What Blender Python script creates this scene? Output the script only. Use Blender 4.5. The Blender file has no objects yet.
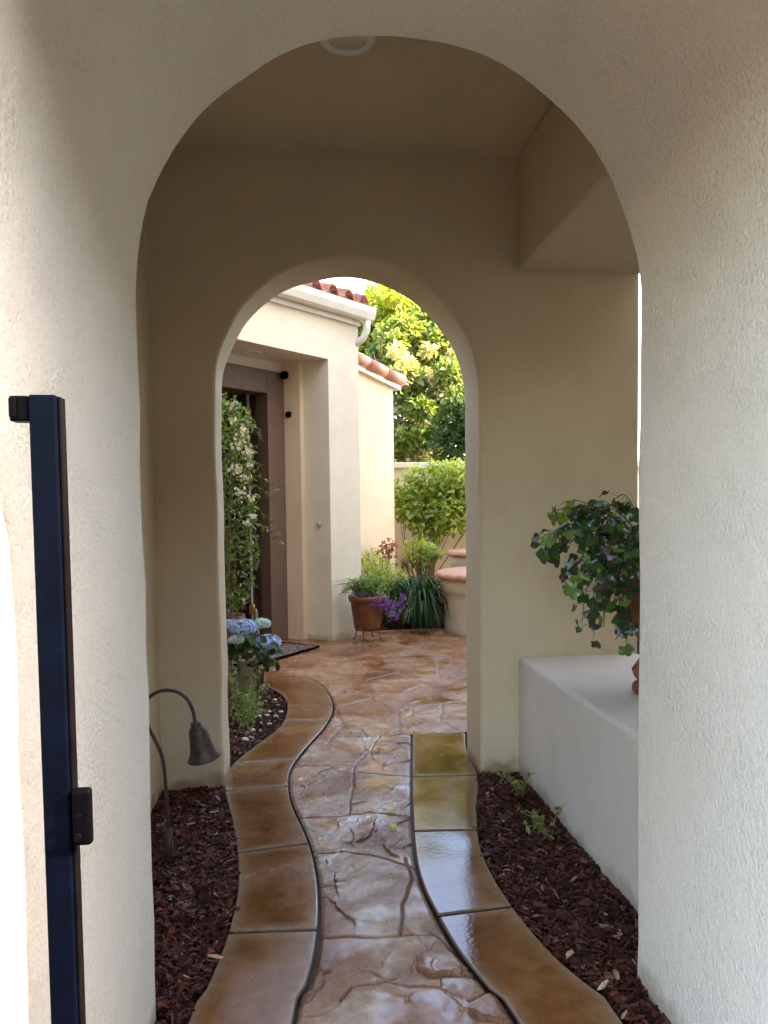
import bpy, bmesh, math, random
from math import sin, cos, tan, pi, radians, sqrt, atan2
from mathutils import Vector, Matrix, Euler, noise

R = random.Random(11)
SC = bpy.context.scene
COL = SC.collection

# ------------------------------------------------------------------ camera, sky, sun, exposure
FPX = 769.0; CAMH = 1.5
YAW, PITCH, ROLL, SHIFT = radians(6.45), radians(3.0), radians(0.7), 36.2
cam_d = bpy.data.cameras.new('camera'); cam = bpy.data.objects.new('camera', cam_d); COL.objects.link(cam)
cam.location = (0, 0, CAMH)
fwd = Vector((sin(YAW) * cos(PITCH), cos(YAW) * cos(PITCH), -sin(PITCH)))
right = Vector((cos(YAW), -sin(YAW), 0)); up = right.cross(fwd).normalized()
r2 = right * cos(ROLL) + up * -sin(ROLL); u2 = up * cos(ROLL) + right * sin(ROLL)
# verticals lean bottom-right in the picture: the camera is turned clockwise
r2 = right * cos(ROLL) - up * sin(ROLL); u2 = right * sin(ROLL) + up * cos(ROLL)
M3 = Matrix((r2, u2, -fwd)).transposed()
cam.matrix_world = Matrix.Translation(cam.location) @ M3.to_4x4()
cam_d.sensor_fit = 'VERTICAL'; cam_d.sensor_height = 36.0; cam_d.lens = 36.0 * FPX / 1024
cam_d.shift_y = SHIFT / 1024; cam_d.clip_start = 0.02; cam_d.clip_end = 2000
SC.camera = cam

def ray(px, py):
    return (r2 * ((px - 384) / FPX) + u2 * ((512 + SHIFT - py) / FPX) + fwd)
def on_z(px, py, z=0.0):
    d = ray(px, py); t = (z - CAMH) / d.z; return Vector((0, 0, CAMH)) + d * t
def on_y(px, py, y):
    d = ray(px, py); t = y / d.y; return Vector((0, 0, CAMH)) + d * t
def on_plane(px, py, p0, n):
    o = Vector((0, 0, CAMH)); d = ray(px, py); t = (p0 - o).dot(n) / d.dot(n); return o + d * t
def on_x(px, py, x): return on_plane(px, py, Vector((x, 0, 0)), Vector((1, 0, 0)))

SUN_AZ_VEC = Vector((1.54, -0.44)).normalized(); SUN_EL = radians(33)
W = bpy.data.worlds.new('World'); SC.world = W; W.use_nodes = True
nt = W.node_tree; bg = nt.nodes['Background']
sky = nt.nodes.new('ShaderNodeTexSky'); sky.sky_type = 'NISHITA'; sky.sun_disc = False
sky.sun_elevation = SUN_EL; sky.sun_rotation = atan2(SUN_AZ_VEC.x, SUN_AZ_VEC.y)
sky.dust_density = 1.5; sky.air_density = 1.0; sky.ozone_density = 0.6
nt.links.new(sky.outputs[0], bg.inputs[0]); bg.inputs[1].default_value = 0.15
sd = bpy.data.lights.new('sun', 'SUN'); so = bpy.data.objects.new('sun', sd); COL.objects.link(so)
sd.energy = 3.0; sd.angle = radians(0.8); sd.color = (1.0, 0.88, 0.70)
sv = Vector((SUN_AZ_VEC.x * cos(SUN_EL), SUN_AZ_VEC.y * cos(SUN_EL), sin(SUN_EL)))
so.rotation_euler = sv.to_track_quat('Z', 'Y').to_euler(); so.location = sv * 30
SC.view_settings.view_transform = 'Standard'; SC.view_settings.look = 'None'
SC.view_settings.exposure = 3.7; SC.view_settings.gamma = 1
SC.view_settings.use_white_balance = True; SC.view_settings.white_balance_temperature = 6900; SC.view_settings.white_balance_tint = 13
SC.render.engine = 'CYCLES'
SC.cycles.max_bounces = 14; SC.cycles.diffuse_bounces = 10
SC.cycles.sample_clamp_indirect = 8

# ------------------------------------------------------------------ material helpers
def newmat(name):
    m = bpy.data.materials.new(name); m.use_nodes = True
    return m, m.node_tree, m.node_tree.nodes['Principled BSDF']
def N(t, typ, **kw):
    n = t.nodes.new(typ)
    for k, v in kw.items():
        if k in n.inputs.keys(): n.inputs[k].default_value = v
        else: setattr(n, k, v)
    return n
def ramp(t, stops):
    r = t.nodes.new('ShaderNodeValToRGB'); e = r.color_ramp.elements
    while len(e) < len(stops): e.new(0.5)
    for i, (p, c) in enumerate(stops):
        e[i].position = p; e[i].color = (c[0], c[1], c[2], 1)
    return r
def simple(name, col, rough=0.6, metal=0.0, nscale=0, namp=0.25, bump=0.0, bscale=60, spec=0.5):
    m, t, b = newmat(name)
    b.inputs['Roughness'].default_value = rough; b.inputs['Metallic'].default_value = metal
    b.inputs['Specular IOR Level'].default_value = spec
    tc = N(t, 'ShaderNodeTexCoord')
    if nscale:
        n = N(t, 'ShaderNodeTexNoise', Scale=nscale, Detail=6.0); t.links.new(tc.outputs['Object'], n.inputs['Vector'])
        lo = [c * (1 - namp) for c in col]; hi = [min(1, c * (1 + namp)) for c in col]
        r = ramp(t, [(0.3, lo), (0.7, hi)]); t.links.new(n.outputs[0], r.inputs[0]); t.links.new(r.outputs[0], b.inputs['Base Color'])
    else: b.inputs['Base Color'].default_value = (*col, 1)
    if bump:
        n = N(t, 'ShaderNodeTexNoise', Scale=bscale, Detail=5.0); t.links.new(tc.outputs['Object'], n.inputs['Vector'])
        bp = N(t, 'ShaderNodeBump', Strength=bump, Distance=0.01); t.links.new(n.outputs[0], bp.inputs['Height'])
        t.links.new(bp.outputs[0], b.inputs['Normal'])
    return m
def stucco(name, col, strength=0.55, scale=1.0, dirt=0.0):
    m, t, b = newmat(name); b.inputs['Roughness'].default_value = 0.9; b.inputs['Specular IOR Level'].default_value = 0.2
    tc = N(t, 'ShaderNodeTexCoord')
    n0 = N(t, 'ShaderNodeTexNoise', Scale=1.7, Detail=5.0, Roughness=0.6); t.links.new(tc.outputs['Object'], n0.inputs['Vector'])
    n1 = N(t, 'ShaderNodeTexNoise', Scale=130.0 * scale, Detail=3.0, Roughness=0.6, Distortion=0.2); t.links.new(tc.outputs['Object'], n1.inputs['Vector'])
    n2 = N(t, 'ShaderNodeTexNoise', Scale=55.0 * scale, Detail=5.0, Roughness=0.7, Distortion=0.25); t.links.new(tc.outputs['Object'], n2.inputs['Vector'])
    r = ramp(t, [(0.25, [c * f for c, f in zip(col, (.90, .885, .86))]), (0.5, col), (0.75, [min(1, c * 1.06) for c in col])]); t.links.new(n0.outputs[0], r.inputs[0])
    rr = ramp(t, [(0.3, (0.86, 0.84, 0.80)), (0.5, (1, 1, 1))]); t.links.new(n1.outputs[0], rr.inputs[0])
    mx = N(t, 'ShaderNodeMixRGB', blend_type='MULTIPLY'); mx.inputs[0].default_value = 0.8
    t.links.new(r.outputs[0], mx.inputs[1]); t.links.new(rr.outputs[0], mx.inputs[2]); last = mx.outputs[0]
    if dirt:
        sx = N(t, 'ShaderNodeSeparateXYZ'); t.links.new(tc.outputs['Object'], sx.inputs[0])
        nd = N(t, 'ShaderNodeTexNoise', Scale=9.0, Detail=6.0); t.links.new(tc.outputs['Object'], nd.inputs['Vector'])
        mm = N(t, 'ShaderNodeMath', operation='MULTIPLY_ADD'); t.links.new(nd.outputs[0], mm.inputs[0]); mm.inputs[1].default_value = -0.22; t.links.new(sx.outputs[2], mm.inputs[2])
        rd = ramp(t, [(0.0, (0.45, 0.36, 0.25)), (0.06, (1, 1, 1))])
        ad = N(t, 'ShaderNodeMath', operation='ADD'); t.links.new(mm.outputs[0], ad.inputs[0]); ad.inputs[1].default_value = 0.09
        t.links.new(ad.outputs[0], rd.inputs[0])
        m2 = N(t, 'ShaderNodeMixRGB', blend_type='MULTIPLY'); m2.inputs[0].default_value = dirt
        t.links.new(last, m2.inputs[1]); t.links.new(rd.outputs[0], m2.inputs[2]); last = m2.outputs[0]
    t.links.new(last, b.inputs['Base Color'])
    ad2 = N(t, 'ShaderNodeMath', operation='ADD'); t.links.new(n1.outputs[0], ad2.inputs[0]); t.links.new(n2.outputs[0], ad2.inputs[1])
    nv = N(t, 'ShaderNodeTexNoise', Scale=3.5, Detail=3.0); t.links.new(tc.outputs['Object'], nv.inputs['Vector'])
    mv = N(t, 'ShaderNodeMapRange'); mv.inputs['From Min'].default_value = .35; mv.inputs['From Max'].default_value = .65; mv.inputs['To Min'].default_value = strength * .45; mv.inputs['To Max'].default_value = min(1, strength * 1.5); t.links.new(nv.outputs[0], mv.inputs['Value'])
    bp = N(t, 'ShaderNodeBump', Distance=0.007); t.links.new(mv.outputs[0], bp.inputs['Strength']); t.links.new(ad2.outputs[0], bp.inputs['Height'])
    t.links.new(bp.outputs[0], b.inputs['Normal'])
    return m
def leafmat(name, stops, trans=0.35, rough=0.45, spec=0.5):
    """colour from the per-face attribute 'tint' (0..1), each leaf its own"""
    m, t, b = newmat(name); out = t.nodes['Material Output']
    at = N(t, 'ShaderNodeAttribute', attribute_name='tint')
    r = ramp(t, stops); t.links.new(at.outputs['Fac'], r.inputs[0]); t.links.new(r.outputs[0], b.inputs['Base Color'])
    b.inputs['Roughness'].default_value = rough; b.inputs['Specular IOR Level'].default_value = spec
    tr = N(t, 'ShaderNodeBsdfTranslucent')
    mx = N(t, 'ShaderNodeMixRGB', blend_type='MULTIPLY'); mx.inputs[0].default_value = 1.0; mx.inputs[2].default_value = (1.5, 1.45, 0.7, 1)
    t.links.new(r.outputs[0], mx.inputs[1]); t.links.new(mx.outputs[0], tr.inputs[0])
    ms = N(t, 'ShaderNodeMixShader'); ms.inputs[0].default_value = trans
    t.links.new(b.outputs[0], ms.inputs[1]); t.links.new(tr.outputs[0], ms.inputs[2]); t.links.new(ms.outputs[0], out.inputs[0])
    return m

# ------------------------------------------------------------------ mesh helpers
class MB:
    def __init__(s): s.v = []; s.f = []; s.t = []; s.sm = []
    def face(s, idx, tint=0.5, smooth=False): s.f.append(idx); s.t.append(tint); s.sm.append(smooth)
    def add(s, pts, faces, tint=0.5, smooth=False):
        o = len(s.v); s.v += [tuple(p) for p in pts]
        for f in faces: s.face([i + o for i in f], tint, smooth)
    def box(s, a, b, mat=None, tint=0.5):
        x0, y0, z0 = a; x1, y1, z1 = b
        P = [Vector(p) for p in ((x0,y0,z0),(x1,y0,z0),(x1,y1,z0),(x0,y1,z0),(x0,y0,z1),(x1,y0,z1),(x1,y1,z1),(x0,y1,z1))]
        if mat: P = [mat @ p for p in P]
        s.add(P, [(0,3,2,1),(4,5,6,7),(0,1,5,4),(1,2,6,5),(2,3,7,6),(3,0,4,7)], tint)
    def tube(s, pts, rad, seg=8, tint=0.5, caps=True):
        pts = [Vector(p) for p in pts]; n = len(pts)
        if not hasattr(rad, '__len__'): rad = [rad] * n
        o = len(s.v); prev = None
        for i, p in enumerate(pts):
            d = (pts[min(i + 1, n - 1)] - pts[max(i - 1, 0)]).normalized()
            if prev is None: a = d.orthogonal().normalized()
            else:
                a = prev - d * prev.dot(d); a = a.normalized() if a.length > 1e-6 else d.orthogonal().normalized()
            prev = a; b = d.cross(a)
            for k in range(seg):
                an = 2 * pi * k / seg; s.v.append(tuple(p + (a * cos(an) + b * sin(an)) * rad[i]))
        for i in range(n - 1):
            for k in range(seg):
                k2 = (k + 1) % seg
                s.face([o + i*seg + k, o + i*seg + k2, o + (i+1)*seg + k2, o + (i+1)*seg + k], tint, True)
        if caps:
            s.face([o + k for k in range(seg)][::-1], tint); s.face([o + (n-1)*seg + k for k in range(seg)], tint)
    def lathe(s, prof, c=(0,0,0), seg=32, a0=0, a1=2*pi, tint=0.5, mat=None, wob=None):
        full = abs(a1 - a0 - 2*pi) < 1e-6; m = seg if full else seg + 1; o = len(s.v)
        for (r, z) in prof:
            for k in range(m):
                an = a0 + (a1 - a0) * k / seg; rr = r * (1 + (wob(an, z) if wob else 0))
                p = Vector((rr * cos(an), rr * sin(an), z))
                if mat: p = mat @ p
                s.v.append(tuple(p + Vector(c)))
        for i in range(len(prof) - 1):
            for k in range(seg):
                k2 = (k + 1) % m
                s.face([o + i*m + k, o + i*m + k2, o + (i+1)*m + k2, o + (i+1)*m + k], tint, True)
    def build(s, name, mat, parent=None, bevel=0, seg=2, autosm=None):
        me = bpy.data.meshes.new(name); me.from_pydata(s.v, [], s.f); me.update()
        a = me.attributes.new('tint', 'FLOAT', 'FACE'); a.data.foreach_set('value', s.t)
        me.polygons.foreach_set('use_smooth', s.sm)
        me.materials.append(mat); o = bpy.data.objects.new(name, me); COL.objects.link(o)
        if parent is not None:
            o.parent = parent
            o.matrix_parent_inverse = Matrix.Identity(4)
            if parent.get('_origin') is not None: pass
            inv = world_of(parent).inverted(); me.transform(inv)
        if bevel:
            b = o.modifiers.new('bevel', 'BEVEL'); b.width = bevel; b.segments = seg; b.limit_method = 'ANGLE'; b.angle_limit = radians(50)
        return o
def world_of(o):
    m = Matrix.Translation(o.location) @ o.rotation_euler.to_matrix().to_4x4()
    return world_of(o.parent) @ m if o.parent else m
def thing(name, label, cat, loc=(0, 0, 0), group=None):
    o = bpy.data.objects.new(name, None); COL.objects.link(o); o.location = loc; o.empty_display_size = 0.1
    o['label'] = label; o['category'] = cat
    if group: o['group'] = group
    return o
def tag(o, label, cat, group=None):
    o['label'] = label; o['category'] = cat
    if group: o['group'] = group
    # put the origin at the object's base
    me = o.data; c = [sum(v.co[i] for v in me.vertices) / len(me.vertices) for i in range(2)]; z = min(v.co.z for v in me.vertices)
    p = Vector((c[0], c[1], z)); me.transform(Matrix.Translation(-p)); o.location = p
    return o
def struct(o, kind='structure'): o['kind'] = kind; return o
def bez(p0, p1, p2, n):
    p0, p1, p2 = Vector(p0), Vector(p1), Vector(p2)
    return [p0 * (1-t)**2 + p1 * 2*t*(1-t) + p2 * t*t for t in [i / n for i in range(n + 1)]]

# ------------------------------------------------------------------ materials
WALLC = (0.57, 0.475, 0.325)
M_stucco = stucco('cream stucco', WALLC, 0.55, 1.0, dirt=0.8)
M_stucco_f = stucco('skylight whitened stucco', (0.68, 0.63, 0.535), 0.8, 0.8, dirt=0.6)  # front arch copy of the cream stucco, skylight put into its colour
M_stucco_l = stucco('whitewashed stucco', (0.68, 0.645, 0.58), 0.4, 1.2, dirt=.5)
M_stucco_in = stucco('fine cream stucco', WALLC, 0.4, 1.4)
M_stucco_h = stucco('pale stucco', (0.72, 0.63, 0.48), 0.4, 0.9, dirt=0.6)
M_stucco_w = stucco('bounce warmed stucco', (0.70, 0.54, 0.36), 0.35, 1.0)  # peach tone stands for warm bounce light on wing and garden wall
M_white = simple('cream painted metal', (0.70, 0.64, 0.52), 0.45, nscale=4, namp=0.06)
M_trimw = simple('white plastic', (0.72, 0.70, 0.64), 0.4)
M_lens = simple('frosted lens', (0.55, 0.50, 0.42), 0.25)
M_clay = simple('clay tile', (0.36, 0.13, 0.075), 0.8, nscale=7, namp=0.45, bump=0.4, bscale=50)
M_cap = simple('terracotta cap', (0.50, 0.22, 0.12), 0.55, nscale=9, namp=0.25, bump=0.15, bscale=60)
M_frame = simple('dark brown painted wood', (0.15, 0.088, 0.058), 0.45, nscale=20, namp=0.12, bump=0.1)
M_door = simple('stained door wood', (0.045, 0.018, 0.012), 0.35, nscale=14, namp=0.4)
M_brass = simple('brass', (0.65, 0.42, 0.12), 0.35, metal=0.9)
M_strip = simple('pale weather strip', (0.45, 0.42, 0.38), 0.5)
M_black = simple('black plastic', (0.0012, 0.0012, 0.0014), 0.4, spec=0.03)
M_gate = simple('blue black powder coat', (0.0007, 0.0014, 0.0042), 0.45, spec=0.04, nscale=30, namp=0.3, bump=0.08, bscale=200)
M_gate_edge = simple('dark metal edge', (0.0022, 0.0014, 0.0018), 0.5, spec=0.04, nscale=30, namp=0.4)
M_bronze = simple('aged bronze', (0.055, 0.040, 0.026), 0.5, metal=0.4, nscale=30, namp=0.45, bump=0.25, bscale=90)
M_iron = simple('rusty iron', (0.035, 0.018, 0.012), 0.6, nscale=40, namp=0.4)
M_pot = simple('rust glazed pot', (0.16, 0.055, 0.022), 0.5, nscale=8, namp=0.35, bump=0.1)
M_urn = simple('terracotta urn', (0.22, 0.075, 0.04), 0.65, nscale=12, namp=0.4, bump=0.2)
M_wicker = simple('wicker', (0.12, 0.06, 0.03), 0.7, nscale=40, namp=0.5, bump=0.3)
M_bark = simple('bark', (0.09, 0.06, 0.04), 0.9, nscale=14, namp=0.4, bump=0.5, bscale=40)
M_twig = simple('dry twigs', (0.24, 0.16, 0.09), 0.8, nscale=14, namp=0.4)
M_soil = simple('damp soil', (0.022, 0.010, 0.005), 0.95, spec=0.1, nscale=20, namp=0.5, bump=0.6, bscale=60)
M_stone = simple('white pebble', (0.60, 0.55, 0.45), 0.6, nscale=12, namp=0.25)
M_ground = simple('brown ground', (0.07, 0.055, 0.04), 0.85, nscale=3, namp=0.2, bump=0.3, bscale=50)
M_dark = simple('dark interior paint', (0.10, 0.06, 0.04), 0.8)
M_glassb = simple('sea glass', (0.25, 0.50, 0.52), 0.15)

def tint_mat(name, stops, rough=0.7, bump=0.3):
    m, t, b = newmat(name)
    at = N(t, 'ShaderNodeAttribute', attribute_name='tint'); r = ramp(t, stops)
    t.links.new(at.outputs['Fac'], r.inputs[0])
    tc = N(t, 'ShaderNodeTexCoord'); n = N(t, 'ShaderNodeTexNoise', Scale=90.0, Detail=4.0); t.links.new(tc.outputs['Object'], n.inputs['Vector'])
    rr = ramp(t, [(0.3, (0.6, 0.6, 0.6)), (0.7, (1.25, 1.25, 1.25))]); t.links.new(n.outputs[0], rr.inputs[0])
    mx = N(t, 'ShaderNodeMixRGB', blend_type='MULTIPLY'); mx.inputs[0].default_value = 1
    t.links.new(r.outputs[0], mx.inputs[1]); t.links.new(rr.outputs[0], mx.inputs[2]); t.links.new(mx.outputs[0], b.inputs['Base Color'])
    bp = N(t, 'ShaderNodeBump', Strength=bump, Distance=0.004); t.links.new(n.outputs[0], bp.inputs['Height']); t.links.new(bp.outputs[0], b.inputs['Normal'])
    b.inputs['Roughness'].default_value = rough; b.inputs['Specular IOR Level'].default_value = 0.2
    return m
M_mulch = tint_mat('bark mulch', [(0, (0.018, 0.004, 0.002)), (0.5, (0.065, 0.015, 0.008)), (0.88, (0.15, 0.042, 0.022)), (1.0, (0.42, 0.26, 0.16))], 0.55)

# ------------------------------------------------------------------ curves of the walk (ground points)
def G(l): return [on_z(x, y, 0.0) for x, y in l]
LO = G([(187,1022),(206,987),(226,937),(236,894),(236.6,859),(231,820),(224,793),(226,778),(233,764),(254,747),(279,727.5),(287,710),(284,698),(274,690.5),(263,685.6)])
LI = G([(295,1022),(307.6,987),(316.5,951),(320,909),(316.5,869.6),(307.6,837.6),(293,805.6),(289,784),(293,766.6),(307.6,747),(325,727.5),(333.6,709.7),(329,693.7),(314.7,681),(290,674),(263,668)])
RI = G([(515,1021),(486,988),(456.6,951.5),(436.5,917),(420,882),(413,846),(411,791),(411.5,734.6)])
RO = G([(617,1013),(606,999),(569.6,970),(537,937),(513,906),(493,875),(480,842),(477.7,809),(478.4,777),(467,750),(466,733.5)])
def extend(c):   # carry on towards the camera and past it
    p, q = c[0], c[1]; d = (p - q); d.z = 0
    d = Vector((d.x * 0.35, -1.0 * abs(d.y), 0)) if True else d
    d.normalize(); return [p + d * 2.6, p + d * 1.2] + c
LO, LI, RI, RO = map(extend, (LO, LI, RI, RO))
def smooth_curve(c, n=8):
    out = []
    for i in range(len(c) - 1):
        p0 = c[max(i-1, 0)]; p1 = c[i]; p2 = c[i+1]; p3 = c[min(i+2, len(c)-1)]
        for k in range(n):
            t = k / n
            out.append(0.5 * ((2*p1) + (p2-p0)*t + (2*p0-5*p1+4*p2-p3)*t*t + (3*p1-p0-3*p2+p3)*t**3))
    out.append(c[-1]); return out
LO, LI, RI, RO = map(smooth_curve, (LO, LI, RI, RO))
def x_at(c, y):
    if y <= c[0].y: return c[0].x
    for a, b in zip(c, c[1:]):
        if a.y <= y <= b.y and b.y > a.y: return a.x + (b.x - a.x) * (y - a.y) / (b.y - a.y)
    return c[-1].x

# traced joints between the stamped flags
JO = [G(l) for l in (
    [(297,766),(325,765),(355,766)], [(355,766),(372,748),(380,735)], [(355,766),(352,790),(348,815)], [(352,772),(380,774),(412,776)],
    [(300,818),(330,817),(370,812),(411,816)], [(317,853),(345,851),(385,858),(415,868)], [(318,938),(350,936),(400,935),(436,934),(446,943)],
    [(436,934),(452,950),(470,962)], [(405,858),(412,880),(402,905),(400,934)],
    [(297,700),(340,706),(372,698),(398,712)], [(398,712),(400,733),(412,735)], [(398,712),(440,704),(470,700)], [(333,706),(344,725),(325,745)],
    [(372,698),(366,680),(330,672)], [(366,680),(400,672),(440,680),(470,676)], [(400,672),(384,656),(352,650)], [(440,680),(436,660),(470,652)],
    [(384,656),(420,648),(436,660)], [(320,650),(345,655),(366,668)], [(420,648),(430,640)], [(440,720),(442,704)], [(440,720),(470,735)],
    [(340,1000),(352,985),(395,978)], [(470,1000),(500,985),(530,1000)],
)]
HS = 0.1; jgrid = {}; fgrid = {}
def put(grid, seg, rad):
    ax, ay, bx, by = seg[:4]
    for gx_ in range(int(math.floor((min(ax, bx) - rad) / HS)), int(math.floor((max(ax, bx) + rad) / HS)) + 1):
        for gy_ in range(int(math.floor((min(ay, by) - rad) / HS)), int(math.floor((max(ay, by) + rad) / HS)) + 1): grid.setdefault((gx_, gy_), []).append(seg)
rj = random.Random(77)
for l in JO:
    pts = []
    for a, b_ in zip(l, l[1:]):     # roughen each traced joint
        n_ = max(2, int((b_ - a).length / 0.05))
        for k in range(n_): t_ = k / n_; pts.append((a.x + (b_.x-a.x)*t_ + rj.uniform(-.007, .007) * (k > 0), a.y + (b_.y-a.y)*t_ + rj.uniform(-.009, .009) * (k > 0)))
    pts.append((l[-1].x, l[-1].y))
    for a, b_ in zip(pts, pts[1:]): put(jgrid, (*a, *b_), 0.06)
# random fractures of the cleft surface: jagged, one lip higher than the other, fading out at the ends
def fracture(x, y, hd, L, amp, wid):
    n_ = max(4, int(L / 0.022)); pts = [(x, y)]; h_ = hd; drift = rj.uniform(-.12, .12)
    for k in range(n_):
        h_ += drift + rj.gauss(0, .20); hh_ = h_ + rj.choice((0, 0, 0, -.9, .9)) * rj.random(); st_ = rj.uniform(.012, .032)
        x += cos(hh_) * st_; y += sin(hh_) * st_; pts.append((x, y))
    for k in range(n_):
        t_ = (k + .5) / n_; a_ = amp * min(1, 4 * t_ * (1 - t_) * 1.3); put(fgrid, (*pts[k], *pts[k+1], a_ * 1.5, wid, rj.random()), wid)
for k in range(120):
    fracture(rj.uniform(-.25, .85), rj.uniform(.9, 3.4), rj.uniform(0, 2*pi), rj.uniform(.12, .55), rj.uniform(.0015, .0070), rj.uniform(.02, .085))
for k in range(120):
    fracture(rj.uniform(-.3, .8), rj.uniform(3.2, 5.4), rj.uniform(0, 2*pi), rj.uniform(.12, .5), rj.uniform(.0015, .0055), rj.uniform(.02, .07))
for k in range(170):
    fracture(rj.uniform(-1.0, 2.6), rj.uniform(5.0, 9.2), rj.uniform(0, 2*pi), rj.uniform(.15, .6), rj.uniform(.002, .0055), rj.uniform(.03, .07))
def sdist(x, y, sg):
    ax, ay, bx, by = sg[:4]; dx, dy = bx-ax, by-ay; t = ((x-ax)*dx + (y-ay)*dy) / (dx*dx+dy*dy + 1e-12); t = 0 if t < 0 else 1 if t > 1 else t
    ex, ey = x-ax-dx*t, y-ay-dy*t
    return sqrt(ex*ex + ey*ey), (dx*ey - dy*ex)
def jdist(x, y):
    best = 9
    for sg in jgrid.get((int(math.floor(x/HS)), int(math.floor(y/HS))), ()):
        d, _ = sdist(x, y, sg)
        if d < best: best = d
    return best
def stone_h(x, y):
    """cleft slate height (m), and crack mask"""
    wx = x + 0.006 * noise.noise((x*30, y*30, 2.2)); wy = y + 0.006 * noise.noise((x*30, y*30, 5.5))
    h = 0.0050 * noise.noise((wx*2.2, wy*2.6, 0.3)) + 0.0026 * noise.noise((wx*8, wy*6, 4.3)) + 0.0011 * noise.noise((x*24, y*24, 1.3)) + 0.0004 * noise.noise((x*60, y*60, 3.3))
    crack = 0.0; near = {}
    for sg in fgrid.get((int(math.floor(x/HS)), int(math.floor(y/HS))), ()):
        d, side = sdist(wx, wy, sg)
        key = (sg[5])
        if key not in near or d < near[key][0]: near[key] = (d, side, sg)
    for d, side, sg in near.values():
        if d > sg[5]: continue
        f = 1 - d / sg[5]
        if side > 0: h += sg[4] * f * f
        else: h -= sg[4] * 0.5 * f * f
        c = max(0.0, 1 - d / 0.0042) * min(1, max(0, sg[4] - .0012) / 0.004)
        if c > crack: crack = c
    h -= 0.0015 * crack
    return h, crack
def stone_grid(name, xl, xr, y0, y1, ny, nx, lab=None):
    vs = []; fs = []; cr = []
    for j in range(ny + 1):
        y = y0 + (y1 - y0) * j / ny; a, b = xl(y), xr(y)
        for i in range(nx + 1):
            x = a + (b - a) * i / nx
            h, c = stone_h(x, y); jd = jdist(x, y)
            edge = min(x - a, b - x)
            g = max(0.0, 1 - jd / 0.008); ge = max(0.0, 1 - edge / 0.014)
            soft = max(0.0, 1 - jd / 0.05)
            z = h * (1 - 0.6 * soft) - 0.009 * min(1, g * 1.8) - 0.007 * ge
            vs.append((x, y, z)); cr.append(min(1, 0.9 * g + 0.85 * c + 0.5 * ge))
    for j in range(ny):
        for i in range(nx):
            k = j * (nx + 1) + i; fs.append((k, k+1, k+nx+2, k+nx+1))
    me = bpy.data.meshes.new(name); me.from_pydata(vs, [], fs); me.update()
    at = me.attributes.new('crack', 'FLOAT', 'POINT'); at.data.foreach_set('value', cr)
    me.polygons.foreach_set('use_smooth', [True] * len(fs)); me.materials.append(lab or M_flag)
    o = bpy.data.objects.new(name, me); COL.objects.link(o); return struct(o)

def make_flag(nm, stops):
    m, t, b = newmat(nm); tc = N(t, 'ShaderNodeTexCoord'); L = t.links.new
    n1 = N(t, 'ShaderNodeTexNoise', Scale=2.2, Detail=7.0, Roughness=0.6, Distortion=0.8); L(tc.outputs['Object'], n1.inputs['Vector'])
    r1 = ramp(t, stops); L(n1.outputs[0], r1.inputs[0])
    n2 = N(t, 'ShaderNodeTexNoise', Scale=16.0, Detail=8.0, Roughness=0.7); L(tc.outputs['Object'], n2.inputs['Vector'])
    r2_ = ramp(t, [(0.35, (0.72, 0.68, 0.64)), (0.65, (1.22, 1.2, 1.18))]); L(n2.outputs[0], r2_.inputs[0])
    mx = N(t, 'ShaderNodeMixRGB', blend_type='MULTIPLY'); mx.inputs[0].default_value = 0.9; L(r1.outputs[0], mx.inputs[1]); L(r2_.outputs[0], mx.inputs[2])
    at = N(t, 'ShaderNodeAttribute', attribute_name='crack')
    m2 = N(t, 'ShaderNodeMixRGB'); L(at.outputs['Fac'], m2.inputs[0]); L(mx.outputs[0], m2.inputs[1]); m2.inputs[2].default_value = (0.085, 0.035, 0.022, 1)
    L(m2.outputs[0], b.inputs['Base Color'])
    n3 = N(t, 'ShaderNodeTexNoise', Scale=3.4, Detail=4.0, Roughness=0.55); L(tc.outputs['Object'], n3.inputs['Vector'])
    mr = N(t, 'ShaderNodeMapRange'); mr.inputs['From Min'].default_value = 0.38; mr.inputs['From Max'].default_value = 0.62
    mr.inputs['To Min'].default_value = 0.07; mr.inputs['To Max'].default_value = 0.36; L(n3.outputs[0], mr.inputs['Value'])
    mxr = N(t, 'ShaderNodeMixRGB'); L(at.outputs['Fac'], mxr.inputs[0]); L(mr.outputs[0], mxr.inputs[1]); mxr.inputs[2].default_value = (.85, .85, .85, 1); L(mxr.outputs[0], b.inputs['Roughness'])
    n4 = N(t, 'ShaderNodeTexNoise', Scale=26.0, Detail=9.0, Roughness=0.68); L(tc.outputs['Object'], n4.inputs['Vector'])
    bs = N(t, 'ShaderNodeMapRange'); bs.inputs['From Min'].default_value = 0.40; bs.inputs['From Max'].default_value = 0.55
    bs.inputs['To Min'].default_value = 0.10; bs.inputs['To Max'].default_value = 0.65; L(n3.outputs[0], bs.inputs['Value'])
    bp = N(t, 'ShaderNodeBump', Distance=0.014); L(bs.outputs[0], bp.inputs['Strength']); L(n4.outputs[0], bp.inputs['Height']); L(bp.outputs[0], b.inputs['Normal'])
    return m
M_flag = make_flag('stamped stone', [(0.32, (0.13, 0.050, 0.020)), (0.43, (0.26, 0.120, 0.056)), (0.52, (0.31, 0.18, 0.105)), (0.58, (0.41, 0.31, 0.22)), (0.68, (0.34, 0.135, 0.048))])
M_flag2 = make_flag('wall warmed stamped stone', [(0.32, (0.13, 0.048, 0.017)), (0.44, (0.26, 0.105, 0.042)), (0.54, (0.31, 0.155, 0.075)), (0.60, (0.37, 0.23, 0.13)), (0.72, (0.33, 0.12, 0.036))])  # far courtyard copy, warm wall reflections put into its colour
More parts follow.
